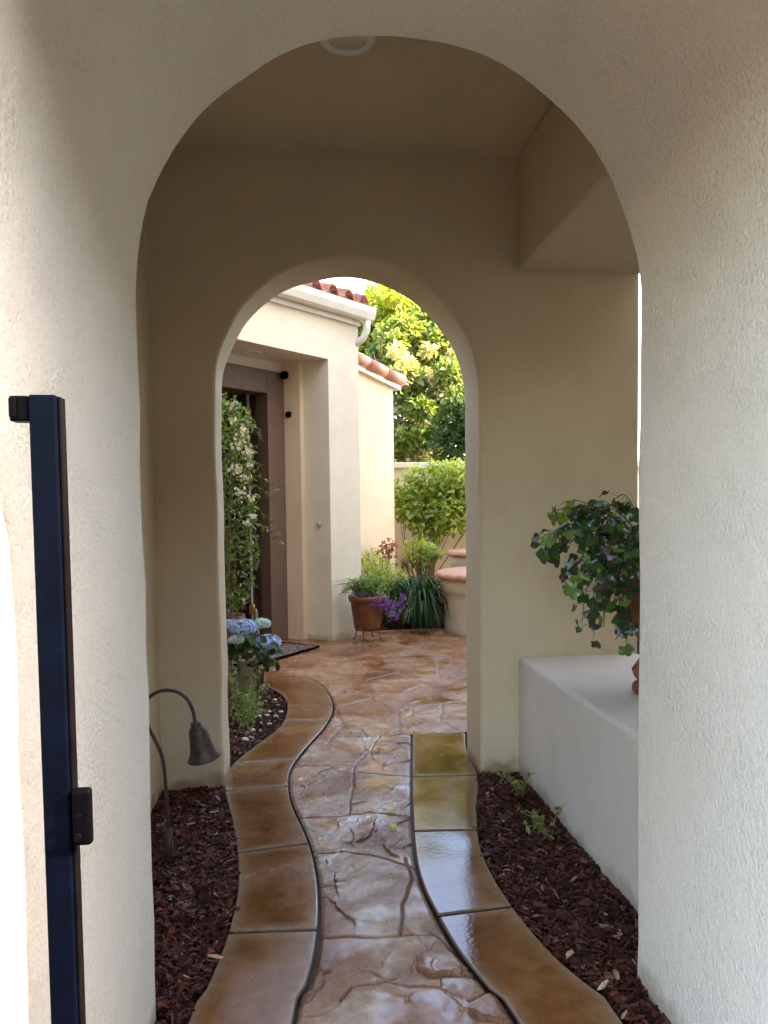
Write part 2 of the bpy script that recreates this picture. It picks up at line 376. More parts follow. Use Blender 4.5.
M_grout = simple('dark joint fill', (0.06, 0.028, 0.018), 0.6, nscale=20, namp=.4)
def make_slab(name, warm):
    m, t, b = newmat(name); tc = N(t, 'ShaderNodeTexCoord'); L = t.links.new
    n1 = N(t, 'ShaderNodeTexNoise', Scale=3.0, Detail=6.0, Roughness=0.55, Distortion=0.4); L(tc.outputs['Object'], n1.inputs['Vector'])
    if warm: st = [(0.3, (0.105, 0.038, 0.010)), (0.5, (0.165, 0.063, 0.018)), (0.7, (0.21, 0.10, 0.038))]
    else: st = [(0.3, (0.11, 0.036, 0.008)), (0.5, (0.17, 0.062, 0.015)), (0.7, (0.24, 0.115, 0.045))]
    r1 = ramp(t, st); L(n1.outputs[0], r1.inputs[0])
    at = N(t, 'ShaderNodeAttribute', attribute_name='edge')
    n5 = N(t, 'ShaderNodeTexNoise', Scale=22.0, Detail=6.0); L(tc.outputs['Object'], n5.inputs['Vector'])
    n5.inputs['Roughness'].default_value = .75; r5 = ramp(t, [(0.3, (0.62, 0.60, 0.58)), (0.42, (.92, .92, .92)), (0.7, (1.2, 1.2, 1.2))]); L(n5.outputs[0], r5.inputs[0])
    mm = N(t, 'ShaderNodeMixRGB', blend_type='MULTIPLY'); mm.inputs[0].default_value = 1; L(r1.outputs[0], mm.inputs[1]); L(r5.outputs[0], mm.inputs[2])
    ml = N(t, 'ShaderNodeMath', operation='MULTIPLY'); L(at.outputs['Fac'], ml.inputs[0]); L(n5.outputs[0], ml.inputs[1])
    mx = N(t, 'ShaderNodeMixRGB'); L(ml.outputs[0], mx.inputs[0]); L(mm.outputs[0], mx.inputs[1]); mx.inputs[2].default_value = (0.30, 0.23, 0.15, 1)
    ag = N(t, 'ShaderNodeAttribute', attribute_name='groove'); mg = N(t, 'ShaderNodeMixRGB'); L(ag.outputs['Fac'], mg.inputs[0]); L(mx.outputs[0], mg.inputs[1]); mg.inputs[2].default_value = (0.05, 0.025, 0.015, 1)
    L(mg.outputs[0], b.inputs['Base Color'])
    mr = N(t, 'ShaderNodeMapRange'); mr.inputs['From Min'].default_value = 0.35; mr.inputs['From Max'].default_value = 0.65
    mr.inputs['To Min'].default_value = 0.05 if not warm else 0.09; mr.inputs['To Max'].default_value = 0.16 if not warm else 0.30; L(n1.outputs[0], mr.inputs['Value']); mrg = N(t, 'ShaderNodeMath', operation='MAXIMUM'); L(ag.outputs['Fac'], mrg.inputs[0]); L(mr.outputs[0], mrg.inputs[1]); L(mrg.outputs[0], b.inputs['Roughness'])
    n4 = N(t, 'ShaderNodeTexNoise', Scale=70.0, Detail=5.0); L(tc.outputs['Object'], n4.inputs['Vector'])
    bp = N(t, 'ShaderNodeBump', Strength=0.10, Distance=0.004); L(n4.outputs[0], bp.inputs['Height']); L(bp.outputs[0], b.inputs['Normal'])
    return m
M_slabL = make_slab('ochre stained slab', True); M_slabR = make_slab('wet sealed slab', False)

def band(name, co, ci, yo, yi, mat):
    """row of slabs between two curves; yo/yi = y of each joint on the outer / inner curve"""
    vs = []; fs = []; ed = []; gv = []; gap = 0.006
    for k in range(len(yo) - 1):
        n = 28; m = 14; o = len(vs)
        L = abs(yo[k+1] - yo[k]) + 1e-6
        for j in range(n + 1):
            t = j / n; t = {0: 0, 1: .006/L, 2: .009/L, n-2: 1-.009/L, n-1: 1-.006/L, n: 1}.get(j, (j-2) / (n-4)); e = gap / L; t2 = e + (1 - 2*e) * t
            ya = yo[k] + (yo[k+1] - yo[k]) * t2; yb = yi[k] + (yi[k+1] - yi[k]) * t2
            A = Vector((x_at(co, ya), ya, 0)); B = Vector((x_at(ci, yb), yb, 0)); w = (B - A).length
            A = A + (B - A) * (0.003 / w); B = B + (A - B) * (0.006 / w)
            for i in range(m + 1):
                u = i / m; u = {0: 0, 1: .006/w, 2: .009/w, m-2: 1-.009/w, m-1: 1-.006/w, m: 1}.get(i, (i-2) / (m-4))
                P = A + (B - A) * u
                de = min(u * w, (1-u) * w, t * L, (1-t) * L)
                z = 0.006 - 0.008 * max(0, 1 - de / 0.006) ** 2 + 0.0016 * noise.noise((P.x*5, P.y*5, k))
                vs.append((P.x, P.y, z)); ed.append(max(0, 1 - de / 0.045)); gv.append(1.0 if de < .004 else 0.0)
        for j in range(n):
            for i in range(m):
                q = o + j*(m+1) + i; fs.append((q, q+1, q+m+2, q+m+1))
    me = bpy.data.meshes.new(name); me.from_pydata(vs, [], fs); me.update()
    me.attributes.new('edge', 'FLOAT', 'POINT').data.foreach_set('value', ed); me.attributes.new('groove', 'FLOAT', 'POINT').data.foreach_set('value', gv)
    me.polygons.foreach_set('use_smooth', [True] * len(fs)); me.materials.append(mat)
    bm = bmesh.new(); bm.from_mesh(me); bmesh.ops.recalc_face_normals(bm, faces=bm.faces)
    if bm.faces[:][0].normal.z < 0: bmesh.ops.reverse_faces(bm, faces=bm.faces[:])
    bm.to_mesh(me); bm.free()
    o = bpy.data.objects.new(name, me); COL.objects.link(o); return struct(o)

def gy(px, py): return on_z(px, py, 0).y
yo = [-0.4, 1.2, gy(226,934), gy(236,854), gy(225,792), gy(233,765), gy(287,721)]
yi = [-0.4, 1.2, gy(318,931), gy(310,844), gy(289,787), gy(296,760), gy(329,721)]
yo += [LO[-1].y]; yi += [LI[-1].y]
band('left_path_border', LO, LI, yo, yi, M_slabL)
yo = [-0.4, 1.4, gy(514,907), gy(479,831), gy(478,776), RO[-1].y]
yi = [-0.4, 1.4, gy(438,917), gy(412,832), gy(412,777), RI[-1].y]
band('right_path_border', RO, RI, yo, yi, M_slabR)
YR = RI[-1].y; YL = LI[-1].y
stone_grid('stone_path', lambda y: x_at(LI, y) + 0.005, lambda y: x_at(RI, y) - 0.005, 0.8, YR, 900, 150)
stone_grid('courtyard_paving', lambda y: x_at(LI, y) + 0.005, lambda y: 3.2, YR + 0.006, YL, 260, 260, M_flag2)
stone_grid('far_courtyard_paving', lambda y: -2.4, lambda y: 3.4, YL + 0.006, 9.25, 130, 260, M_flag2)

b = MB(); b.add([(-300,-300,-0.05),(300,-300,-0.05),(300,300,-0.05),(-300,300,-0.05)], [(0,1,2,3)]); struct(b.build('ground', M_ground))
b = MB(); b.add([(-4,-8,-0.02),(5,-8,-0.02),(5,0.62,-0.02),(-4,0.62,-0.02)], [(0,1,2,3)]); struct(b.build('driveway', simple('brown paving', (0.07, 0.05, 0.035), 0.85, nscale=3, namp=0.2, bump=0.3, bscale=50)))
b = MB()
b.add([(-4,0.62,-0.025),(5,0.62,-0.025),(5,14.5,-0.025),(-4,14.5,-0.025)], [(0,1,2,3)]); struct(b.build('soil', M_soil))
b = MB(); gr_pts = [(x_at(LO, y), y, -0.024) for y in [0.65 + k*(YR-0.65)/60 for k in range(61)]]; gr_r = [(x_at(RO, y) - .01, y, -0.024) for y in [0.65 + k*(YR-0.65)/60 for k in range(61)]]
b.add([(p[0] + .01, p[1], p[2]) for p in gr_pts] + gr_r, [(i, 61+i, 62+i, i+1) for i in range(60)]); struct(b.build('path_joint_fill', M_grout))

# ------------------------------------------------------------------ entry passage: two arches and the room between them
Y0, Y1 = 1.20, 2.27       # deep front arch
Y2, Y3 = 4.15, 4.52       # rear arch wall
ZC = on_y(350, 151, Y2).z
fa_l = on_y(138, 330, Y1).x; fa_r = on_y(638.5, 330, Y1).x; fa_t = on_y(386, 37, Y1).z
ba_l = on_y(215.5, 430, Y2).x; ba_r = on_y(479, 430, Y2).x; ba_t = on_y(346, 258, Y2).z
LWX = on_y(157, 600, Y2).x; HWX = on_y(518, 640, Y2).x; OPX = on_y(640, 330, Y2).x
ZLEDGE = on_y(518, 657, Y2).z; ZBEAM = on_y(515, 272, Y2).z
passage = thing('entry_passage', 'cream stucco entry passage with a deep front arch and a smaller rear arch', 'archway', (0.3, 2.3, 0))
def arch_wall(name, x0, x1, zt, al, ar, at, ya, yb, mat, bev, holes_seed, jit=0.0016):
    r = (ar - al) / 2; cx = (al + ar) / 2; zc = at - r
    pts = [(x0, -0.2), (x0, zt), (x1, zt), (x1, -0.2), (ar, -0.2)]
    for k in range(14): pts.append((ar, -0.2 + (zc + 0.2) * (k + 1) / 14))
    n = 72
    for k in range(1, n): a = pi * k / n; pts.append((cx + r * cos(a), zc + r * sin(a)))
    for k in range(14): pts.append((al, zc - (zc + 0.2) * k / 14))
    pts.append((al, -0.2))
    q = []
    for i, (x, z) in enumerate(pts):
        if i > 4:
            dx = noise.noise((x*4, z*4, holes_seed)) * 0.010 + noise.noise((x*23, z*23, holes_seed)) * jit
            vx, vz = x - cx, (z - zc if z > zc else 0); l = sqrt(vx*vx + vz*vz) or 1
            x += vx / l * dx; z += vz / l * dx
        q.append((x, z))
    bm = bmesh.new()
    f = bm.faces.new([bm.verts.new((x, ya, z)) for x, z in q])
    # slices through the depth so the soffit is slightly uneven
    e = bmesh.ops.extrude_face_region(bm, geom=[f])
    for v in [g for g in e['geom'] if isinstance(g, bmesh.types.BMVert)]: v.co.y = yb
    bmesh.ops.recalc_face_normals(bm, faces=bm.faces)
    me = bpy.data.meshes.new(name); bm.to_mesh(me); bm.free(); me.materials.append(mat)
    for p in me.polygons: p.use_smooth = True
    me.transform(world_of(passage).inverted())
    o = bpy.data.objects.new(name, me); COL.objects.link(o); o.parent = passage
    bv = o.modifiers.new('bevel', 'BEVEL'); bv.width = bev; bv.segments = 4; bv.limit_method = 'ANGLE'; bv.angle_limit = radians(50); bv.harden_normals = True
    return o
arch_wall('front_arch', -3.5, OPX, 6.6, fa_l, fa_r, fa_t, Y0, Y1, M_stucco_f, 0.018, 2.0)
arch_wall('rear_arch', -3.5, OPX, 6.6, ba_l, ba_r, ba_t, Y2, Y3, M_stucco, 0.022, 5.0)
b = MB(); b.box((LWX - 0.3, Y1 + 0.001, -0.2), (LWX, Y2 - 0.001, ZC)); b.build('side_wall', M_stucco, passage)
b = MB(); b.box((HWX, Y1 + 0.001, -0.2), (OPX - 0.002, Y2 - 0.001, ZLEDGE)); b.build('ledge', M_stucco_l, passage, bevel=0.02, seg=3)
b = MB(); b.box((HWX, Y1 + 0.001, ZBEAM), (OPX - 0.002, Y2 - 0.001, ZC - 0.001)); b.build('beam', M_stucco_in, passage, bevel=0.02, seg=3)
b = MB(); b.box((LWX - 0.3, Y1 + 0.001, ZC), (OPX - 0.002, Y2 - 0.001, ZC + 0.2)); b.build('ceiling', M_stucco_in, passage)
b = MB(); b.box((OPX + 0.001, 0.80, -0.2), (14.0, 2.27, 6.8)); b.box((-9, 1.20, -0.2), (-3.501, 4.47, 6.8)); b.build('flank_shade_wall', M_stucco, passage)  # unseen walls extended to keep sun off the passage and courtyard
b = MB(); b.box((fa_r - 0.004, 0.80, -0.2), (OPX, Y0 - 0.002, 2.449)); b.box((-3.5, 0.80, 2.45), (OPX, Y0 - 0.002, 6.6)); b.build('sun_trim_block', M_stucco_f, passage)  # unseen pier and lintel added to trim the sun patch on the left jamb
b = MB(); b.box((-3.5, Y1 + 0.001, ZC + 0.201), (OPX - 0.002, Y2 - 0.001, 6.6)); b.build('upper_shade_block', M_stucco, passage)  # unseen height added so its shadow covers the courtyard
c = on_plane(347, 38, Vector((0,0,ZC)), Vector((0,0,1)))
b = MB(); b.lathe([(0.075, -0.004), (0.080, -0.012), (0.108, -0.010), (0.116, -0.002), (0.116, 0.0)], (c.x, c.y, ZC), 40)
tr = b.build('ceiling_light', M_trimw, passage)
b = MB(); b.lathe([(0.0, -0.003), (0.05, -0.003), (0.076, -0.002)], (c.x, c.y, ZC), 32); b.build('lens', M_lens, tr)

# ------------------------------------------------------------------ unseen house block added to shade the courtyard (right, outside the frame)
nb = thing('courtyard_shade_block', 'tall unseen house block added at the right to shade the courtyard', 'house', (8, 8, 0))
b = MB(); b.box((5.0, 2.28, -0.1), (11, 10.5, 8.0)); b.build('wall', M_stucco_h, nb)
b = MB(); b.add([(4.8,2.29,8.0),(11.3,2.29,8.0),(11.3,10.8,8.0),(4.8,10.8,8.0),(8,7.6,8.8)], [(0,1,4),(1,2,4),(2,3,4),(3,0,4),(3,2,1,0)]); b.build('roof', M_clay, nb)

fw = thing('drive_shade_wall', 'tall unseen stucco wall added to shade the drive before the arch', 'wall', (3.2, -4, 0))  # unseen occluder added to shade the ground and darken the left jamb
b = MB(); b.box((3.1, -9, -0.1), (3.35, 0.79, 2.7)); b.build('wall', stucco('tan stucco', (0.24, 0.14, 0.06)), fw)
b = MB(); b.box((3.05, -9.05, 2.701), (3.4, 0.79, 2.79)); b.build('coping', M_stucco_h, fw)
op = thing('front_light_block', 'unseen brown house block added across the drive to dim the arch', 'house', (0, -13, 0))  # unseen block added to reduce low light entering from the front
b = MB(); b.box((0, -17, -0.1), (14, -11, 5.2)); b.build('wall', stucco('brown stucco', (0.16, 0.10, 0.06)), op)
b = MB(); b.add([(-.5,-17.5,5.2),(14.5,-17.5,5.2),(14.5,-10.5,5.2),(-.5,-10.5,5.2),(3,-14,6.8),(11,-14,6.8)], [(0,1,5,4),(1,2,5),(2,3,4,5),(3,0,4),(3,2,1,0)]); b.build('roof', M_clay, op)

# ------------------------------------------------------------------ gate post in the front arch
gp = on_y(50, 400, 1.12); gx = gp.x
ztop = on_y(50, 396, 1.12).z
gate = thing('gate_post', 'tall blue black metal gate post with a latch box beside the left jamb', 'gate post', (gx, 1.12, 0))
b = MB(); b.box((gx - 0.0245, 1.105, -0.02), (gx + 0.012, 1.137, ztop)); b.build('post', M_gate, gate, bevel=0.003)
b = MB(); b.box((gx + 0.0122, 1.111, -0.02), (gx + 0.0165, 1.134, ztop - 0.002)); b.build('side_strip', M_gate_edge, gate, bevel=0.0015)  # thin dark strip along the right side of the post
b = MB(); b.box((gx - 0.051, 1.108, ztop - 0.036), (gx - 0.025, 1.134, ztop - 0.001)); b.box((gx - 0.050, 1.102, ztop - 0.032), (gx - 0.040, 1.1075, ztop - 0.004)); b.build('bracket', M_black, gate, bevel=0.003)
zl = on_y(82, 817, 1.12).z
b = MB(); b.box((gx + 0.0168, 1.096, zl - 0.033), (gx + 0.0430, 1.112, zl + 0.048)); lt = b.build('latch_box', M_black, gate, bevel=0.006, seg=3)
b = MB(); b.tube([(gx + 0.026, 1.0915, zl + 0.012), (gx + 0.026, 1.0955, zl + 0.012)], 0.004, 10); b.build('bolt', M_gate_edge, lt)
b = MB(); b.tube([(gx + 0.025, 1.0915, zl - 0.018), (gx + 0.025, 1.0955, zl - 0.018)], 0.005, 10); b.build('bolt', M_gate_edge, lt)

# ------------------------------------------------------------------ the house with the front door
HA = radians(46)
U = Vector((cos(HA), sin(HA), 0)); Nn = Vector((sin(HA), -cos(HA), 0))
C0 = on_z(332.5, 641, 0); C0.z = 0
HM = Matrix(((U.x, Nn.x, 0, C0.x), (U.y, Nn.y, 0, C0.y), (0, 0, 1, 0), (0, 0, 0, 1)))   # local: x along front, y outward, z up
HI = HM.inverted()
def H(px, py, yl): # pixel to the plane y_local = yl, in local coordinates
    return HI @ on_plane(px, py, C0 + Nn * yl, Nn)
house = thing('house', 'pale stucco house with red tile eave, deep porch and dark brown front door', 'house', C0)
E0 = H(361, 560, 0).x                       # right end of the front
ZS = H(328, 359, 0).z                       # underside of the porch header
ZG = H(365, 322, 0.05).z                    # underside of the gutter
print('house', C0, E0, ZS, ZG)
_bk = HI @ (Vector((0, 0, CAMH)) + ray(289.5, 505) * 8.92); RD = -_bk.y; XB = _bk.x; print('porch', RD, XB)
xi = H(287, 560, -RD).x
b = MB()
pl = [(0, 0), (E0, 0), (E0, -3.2), (XB, -3.2), (XB, -RD)]
b.add([HM @ Vector((x, y, z)) for z in (-0.1, ZG + 0.25) for x, y in pl], [(4,3,2,1,0), (5,6,7,8,9)] + [(k, (k+1) % 5, 5 + (k+1) % 5, 5 + k) for k in range(5)])
                                # pier right of the porch and the wall behind it
b.add([HM @ Vector((x, y, z)) for z in (ZS, ZG + 0.249) for x, y in ((-9.2, 0), (0, 0), (XB, -RD), (-9.2, -RD))], [(3,2,1,0), (4,5,6,7)] + [(k, (k+1) % 4, 4 + (k+1) % 4, 4 + k) for k in range(4)])                             # header over the porch
b.box((-9.2, -RD-0.25, ZS+0.001), (XB-0.002, -RD-0.001, ZG + 0.248), HM)
b.build('wall', M_stucco_h, house)
dxr = H(284.5, 520, -RD).x; dxi = H(268, 520, -RD).x; zdt = H(281, 373, -RD).z
dw = 1.25
b = MB()   # casing
b.box((dxi, -RD - 0.20, 0.0), (dxr, -RD + 0.03, zdt), HM)
b.box((dxi - dw, -RD - 0.20, zdt - (dxr - dxi)*1.0), (dxi - 0.001, -RD + 0.03, zdt), HM)
b.box((dxi - dw - 0.16, -RD - 0.20, 0.0), (dxi - dw - 0.001, -RD + 0.03, zdt), HM)
frm = b.build('door_frame', M_frame, house, bevel=0.008)
b = MB(); b.box((dxi - 0.025, -RD - 0.185, 0.0), (dxi - 0.001, -RD - 0.12, zdt - 0.24), HM); b.build('inner_stop', M_door, frm, bevel=0.004)
b = MB()
b.box((-9.2, -RD - 0.25, -0.1), (dxi - dw - 0.165, -RD - 0.002, ZS), HM)
b.box((dxr + 0.001, -RD - 0.2, -0.1), (XB - 0.001, -RD - 0.001, ZS), HM)
b.box((dxi - dw - 0.16, -RD - 0.25, zdt + 0.001), (dxr, -RD - 0.002, ZS), HM)
b.build('porch_wall', M_stucco_h, house)
b = MB()   # room behind
b.box((-2.6, -3.2, -0.02), (XB-0.01, -RD - 0.26, 0.0), HM); b.box((-2.6, -3.3, 0.0), (XB-0.01, -3.2, 3.4), HM)
b.box((-2.7, -3.3, 0), (-2.6, -RD - 0.26, 3.4), HM); b.box((-2.6, -3.2, 3.4), (XB-0.01, -RD - 0.26, 3.45), HM); b.build('hallway', M_dark, house)
# door leaf, open inwards at right angles
lx = dxi - 0.05
b = MB(); b.box((lx - 0.045, -RD - 0.20 - 1.15, 0.01), (lx, -RD - 0.22, zdt - 0.25), HM)
for z0, z1 in ((0.25, 0.95), (1.12, 2.0), (2.12, zdt - 0.45)):
    b.box((lx - 0.055, -RD - 0.2 - 1.0, z0), (lx - 0.046, -RD - 0.36, z1), HM)
door = b.build('door', M_door, house, bevel=0.006)
b = MB(); b.box((lx - 0.030, -RD - 0.219, 0.01), (lx - 0.012, -RD - 0.205, zdt - 0.25), HM); b.build('weather_strip', M_strip, door)
for px, py in ((258, 414), (260, 479), (260.5, 545), (262, 608)):
    z = H(px, py, -RD - 0.21).z
    b = MB(); b.box((lx - 0.075, -RD - 0.204, z - 0.055), (lx + 0.005, -RD - 0.196, z + 0.055), HM)
    b.tube([HM @ Vector((lx - 0.01, -RD - 0.192, z - 0.06)), HM @ Vector((lx - 0.01, -RD - 0.192, z + 0.06))], 0.009, 8); b.build('hinge', M_brass, door)
# threshold, bumpers, bell, porch light
for px, py, rr in ((281, 375.5, 0.045), (285.5, 415, 0.036)):
    p = H(px, py, -RD + 0.03); q = HM @ Vector((p.x, -RD + 0.005, p.z))
    b = MB(); b.tube([q, q + Nn * 0.05, q + Nn * 0.055], [rr * 0.35, rr * 0.4, rr * 0.9], 14); b.tube([q + Nn * 0.056, q + Nn * 0.1, q + Nn * 0.115], [rr, rr, rr * 0.7], 16); b.build('wall_bumper', M_black, house)
_d = Vector((XB, -RD, 0)); _nw = (HM.to_3x3() @ Vector((-RD, -XB, 0))).normalized(); p = on_plane(319.5, 524, C0, _nw); b = MB()
_nw = -_nw if _nw.dot(U) > 0 else _nw; b.tube([p, p + _nw * 0.02, p + _nw * 0.028], [0.028, 0.028, 0.018], 14); b.build('doorbell', M_strip, house)
p = HI @ on_plane(251, 352, Vector((0, 0, ZS)), Vector((0, 0, 1)))
b = MB(); b.lathe([(0.0, -0.006), (0.07, -0.006), (0.075, -0.014), (0.10, -0.010), (0.11, 0.0)], HM @ Vector((p.x, p.y, ZS)), 28); b.build('porch_light', M_trimw, house)
# gutter and fascia
xe = H(377, 325, 0.16).x
b = MB()
prof = [(0.001, 0.0), (0.001, 0.14), (0.03, 0.14), (0.03, 0.03), (0.09, 0.03), (0.12, 0.07), (0.135, 0.15), (0.15, 0.155), (0.155, 0.145), (0.15, 0.09), (0.125, 0.02), (0.10, 0.0)]
for xx in (-7, xe):
    pass
o0 = len(b.v)
for xx in (-7, xe): b.v += [tuple(HM @ Vector((xx, y, ZG + z))) for y, z in prof]
n = len(prof)
for k in range(n): k2 = (k+1) % n; b.face([o0+k, o0+k2, o0+n+k2, o0+n+k])
b.face([o0+k for k in range(n)]); b.face([o0+n+k for k in range(n)][::-1])
b.build('gutter', M_white, house)
b = MB(); b.box((-9.2, 0.001, ZG - 0.06), (E0 + 0.02, 0.035, ZG - 0.001), HM); b.build('moulding', M_white, house, bevel=0.01)
dsx = xe - 0.10
b = MB(); P = [Vector((dsx, 0.09, ZG)), Vector((dsx, 0.085, ZG - 0.10)), Vector((dsx - 0.02, 0.05, ZG - 0.19)), Vector((dsx - 0.08, -0.02, ZG - 0.26)), Vector((E0 + 0.04, -0.14, ZG - 0.30)), Vector((E0+0.04, -0.2, ZG - 0.45)), Vector((E0+0.04, -0.2, 0.1))]
b.tube([HM @ q for q in P], 0.042, 10); b.build('downspout', M_white, house)
# barrel tile roof
b = MB(); sp = 0.27; x0r, x1r = -7, xe - 0.02; nxr = int((x1r - x0r) / sp * 10); slope = tan(radians(20)); nyc = 8
for cidx in range(nyc):
    y0r = 0.10 - cidx * 0.38; o = len(b.v)
    for (yy, lift) in ((y0r, 0.022), (y0r - 0.40, 0.0)):
        for i in range(nxr + 1):
            x = x0r + (x1r - x0r) * i / nxr; ph = ((x - x1r) / sp) % 1.0
            bump = 0.085 * sqrt(max(0, 1 - ((ph - 0.5) / 0.30) ** 2)) if abs(ph - 0.5) < 0.30 else -0.018 * cos((ph if ph < .5 else ph - 1) / 0.2 * pi / 2)
            zz = ZG + 0.19 + (0.10 - yy) * slope + lift + bump * (1.0 if yy == y0r else 0.85) + 0.006 * noise.noise((x * 3, cidx, 0))
            b.v.append(tuple(HM @ Vector((x, yy, zz))))
    for i in range(nxr): b.face([o+i, o+i+1, o+nxr+1+i+1, o+nxr+1+i], 0.5, True)
    o2 = len(b.v)   # butt end of the course
    for i in range(nxr + 1): v = Vector(b.v[o + i]); b.v.append((v.x, v.y, v.z - 0.02))
    for i in range(nxr): b.face([o+i+1, o+i, o2+i, o2+i+1], 0.5)
rf = b.build('roof', M_clay, house)
b = MB(); b.box((-4.6, -3.3, ZG + 0.251), (xe - 0.05, 0.0, ZG + 0.253), HM); b.build('roof_deck', M_dark, house)

# mat
m0 = on_z(262, 665, 0); m1 = on_z(319, 648.5, 0); m2 = on_z(290, 638.5, 0)
MU = (m1 - m0).normalized(); MN = Vector((MU.y, -MU.x, 0))
M_mat, t, bb = newmat('rubber mat'); tc = N(t, 'ShaderNodeTexCoord'); v = N(t, 'ShaderNodeTexVoronoi', Scale=17.0, feature='DISTANCE_TO_EDGE'); t.links.new(tc.outputs['Object'], v.inputs['Vector'])
rr = ramp(t, [(0.06, (0.30, 0.19, 0.13)), (0.13, (0.025, 0.017, 0.015))]); t.links.new(v.outputs[0], rr.inputs[0]); t.links.new(rr.outputs[0], bb.inputs['Base Color']); bb.inputs['Roughness'].default_value = 0.7
bp = N(t, 'ShaderNodeBump', Strength=0.6, Distance=0.01); t.links.new(v.outputs[0], bp.inputs['Height']); t.links.new(bp.outputs[0], bb.inputs['Normal'])
far = 0.62; Lm = 1.15
mat_o = thing('doormat', 'dark patterned doormat lying before the brown front door', 'doormat', m1)
b = MB(); P = [m1, m1 - MU*Lm, m1 - MU*Lm - MN*far, m1 - MN*far]
b.add([p + Vector((0,0,0.012)) for p in P] + [p + Vector((0,0,0.026)) for p in P], [(4,7,6,5),(0,1,5,4),(1,2,6,5),(2,3,7,6),(3,0,4,7)]); b.build('pad', M_mat, mat_o)
b = MB(); e = 0.03
for A, Bq in ((P[0], P[1]), (P[1], P[2]), (P[2], P[3]), (P[3], P[0])): b.tube([A + Vector((0,0,0.022)), Bq + Vector((0,0,0.022))], 0.012, 6)
b.build('border', M_black, mat_o)

# ------------------------------------------------------------------ far wing with its sloping tile verge
wing = thing('house_wing', 'low bounce warmed stucco wing with sloping terracotta verge tiles behind the porch pier', 'house', on_z(380, 620, 0))
WP = C0 + (-Nn) * 0 ; WP = Vector((0, 0, 0)) + on_plane(361, 600, C0 + U * 1.0, Vector((0, 1, 0)))
wy = 10.3
wa = on_y(352, 368, wy - 0.5); wb_ = on_y(393, 388, wy + 0.45)
dirw = Vector((wb_.x - wa.x, wb_.y - wa.y, 0)).normalized(); nw = Vector((dirw.y, -dirw.x, 0))
def wing_prism(a, c, z0a, z0c, z1a, z1c, y0, y1, mat, name, par, bevel=0):
    b = MB(); P = []
    for (q, z0, z1) in ((a, z0a, z1a), (c, z0c, z1c)):
        for w in (y0, y1):
            for z in (z0, z1): P.append(Vector((q.x, q.y, 0)) + nw * w + Vector((0, 0, z)))
    b.add(P, [(0,1,3,2),(4,6,7,5),(0,4,5,1),(2,3,7,6),(1,5,7,3),(0,2,6,4)]); return b.build(name, mat, par, bevel=bevel)
dz = (wb_.z - wa.z); wl = (Vector((wb_.x-wa.x, wb_.y-wa.y, 0))).length; sl = dz / wl
A_ = wa - dirw * 1.2; A_.z = wa.z - sl * 1.2
wing_prism(A_, wb_, -0.1, -0.1, A_.z, wb_.z, -2.5, 0, M_stucco_w, 'wall', wing)
B_ = wb_ + dirw * 0.14; B_.z = wb_.z + sl * 0.14
wing_prism(A_, B_, A_.z - 0.01, B_.z - 0.01, A_.z + 0.09, B_.z + 0.09, -0.15, 0.06, M_white, 'fascia', wing, 0.006)
b = MB(); n = 5
for k in range(n):
    p = A_ + (B_ - A_) * (k / n) + nw * 0.05; q = A_ + (B_ - A_) * ((k + 1.12) / n) + nw * 0.05
    p = Vector((p.x, p.y, A_.z + (B_.z - A_.z) * k / n + 0.12)); q = Vector((q.x, q.y, A_.z + (B_.z - A_.z) * (k + 1.12) / n + 0.135))
    b.tube([p, q], [0.088, 0.078], 14)
b.build('verge_tiles', M_cap, wing)
wing_prism(A_, B_, A_.z + 0.06, B_.z + 0.06, A_.z + 0.15, B_.z + 0.15, -2.6, 0.0, M_clay, 'roof', wing)

# ------------------------------------------------------------------ garden wall
gw = thing('garden_wall', 'cream stucco garden wall with a flat coping behind the bushes', 'wall', (2, 12.2, 0))
GY = 12.2; zt = on_y(430, 468, GY).z
b = MB(); b.box((0.2, GY, -0.1), (7, GY + 0.2, zt)); b.build('wall', M_stucco_w, gw)
b = MB(); b.box((0.2, GY - 0.05, zt + 0.001), (7, GY + 0.25, zt + 0.09)); b.build('coping', M_stucco_h, gw, bevel=0.01)
b = MB(); b.box((0.75, GY - 0.08, -0.1), (1.02, GY + 0.28, zt + 0.05))
b.build('pier', M_stucco_w, gw, bevel=0.01)

# ------------------------------------------------------------------ round counters with terracotta caps
def round_counter(name, label, c, r, h, capr, capt):
    t_ = thing(name, label, 'planter', (c[0], c[1], 0))
    b = MB(); b.lathe([(r, -0.05), (r, h - 0.17), (r + 0.004, h - 0.165), (r + 0.045, h - 0.14), (r + 0.045, h - 0.001)], (c[0], c[1], 0), 72); b.build('wall', M_stucco_h, t_)
    b = MB(); prof = [(0.0, h)] if False else [(r - 0.2, h), (capr - 0.01, h)]
    for k in range(9): a = -pi/2 + pi * k / 8; prof.append((capr + capt / 2 * cos(a), h + capt / 2 + capt / 2 * sin(a)))
    prof += [(capr - 0.34, h + capt), (capr - 0.36, h + capt - 0.01), (capr - 0.36, h - 0.05), (0.0, h - 0.05)]
    b.lathe(prof, (c[0], c[1], 0), 72); b.build('cap', M_cap, t_)
    return t_
p = on_z(449, 634, 0); zc_ = 0.66
e1 = on_y(441.5, 575, p.y)
rad = 0.85
round_counter('round_planter', 'low round cream planter with a terracotta cap at the right of the courtyard', (e1.x + rad + 0.09, p.y + 0.25), rad, e1.z - 0.07, rad + 0.06, 0.085)
e2 = on_y(452, 553, 10.3)
round_counter('round_planter', 'higher terracotta capped planter behind the low round one', (e2.x + 0.7, 10.5), 0.62, e2.z - 0.06, 0.68, 0.08)

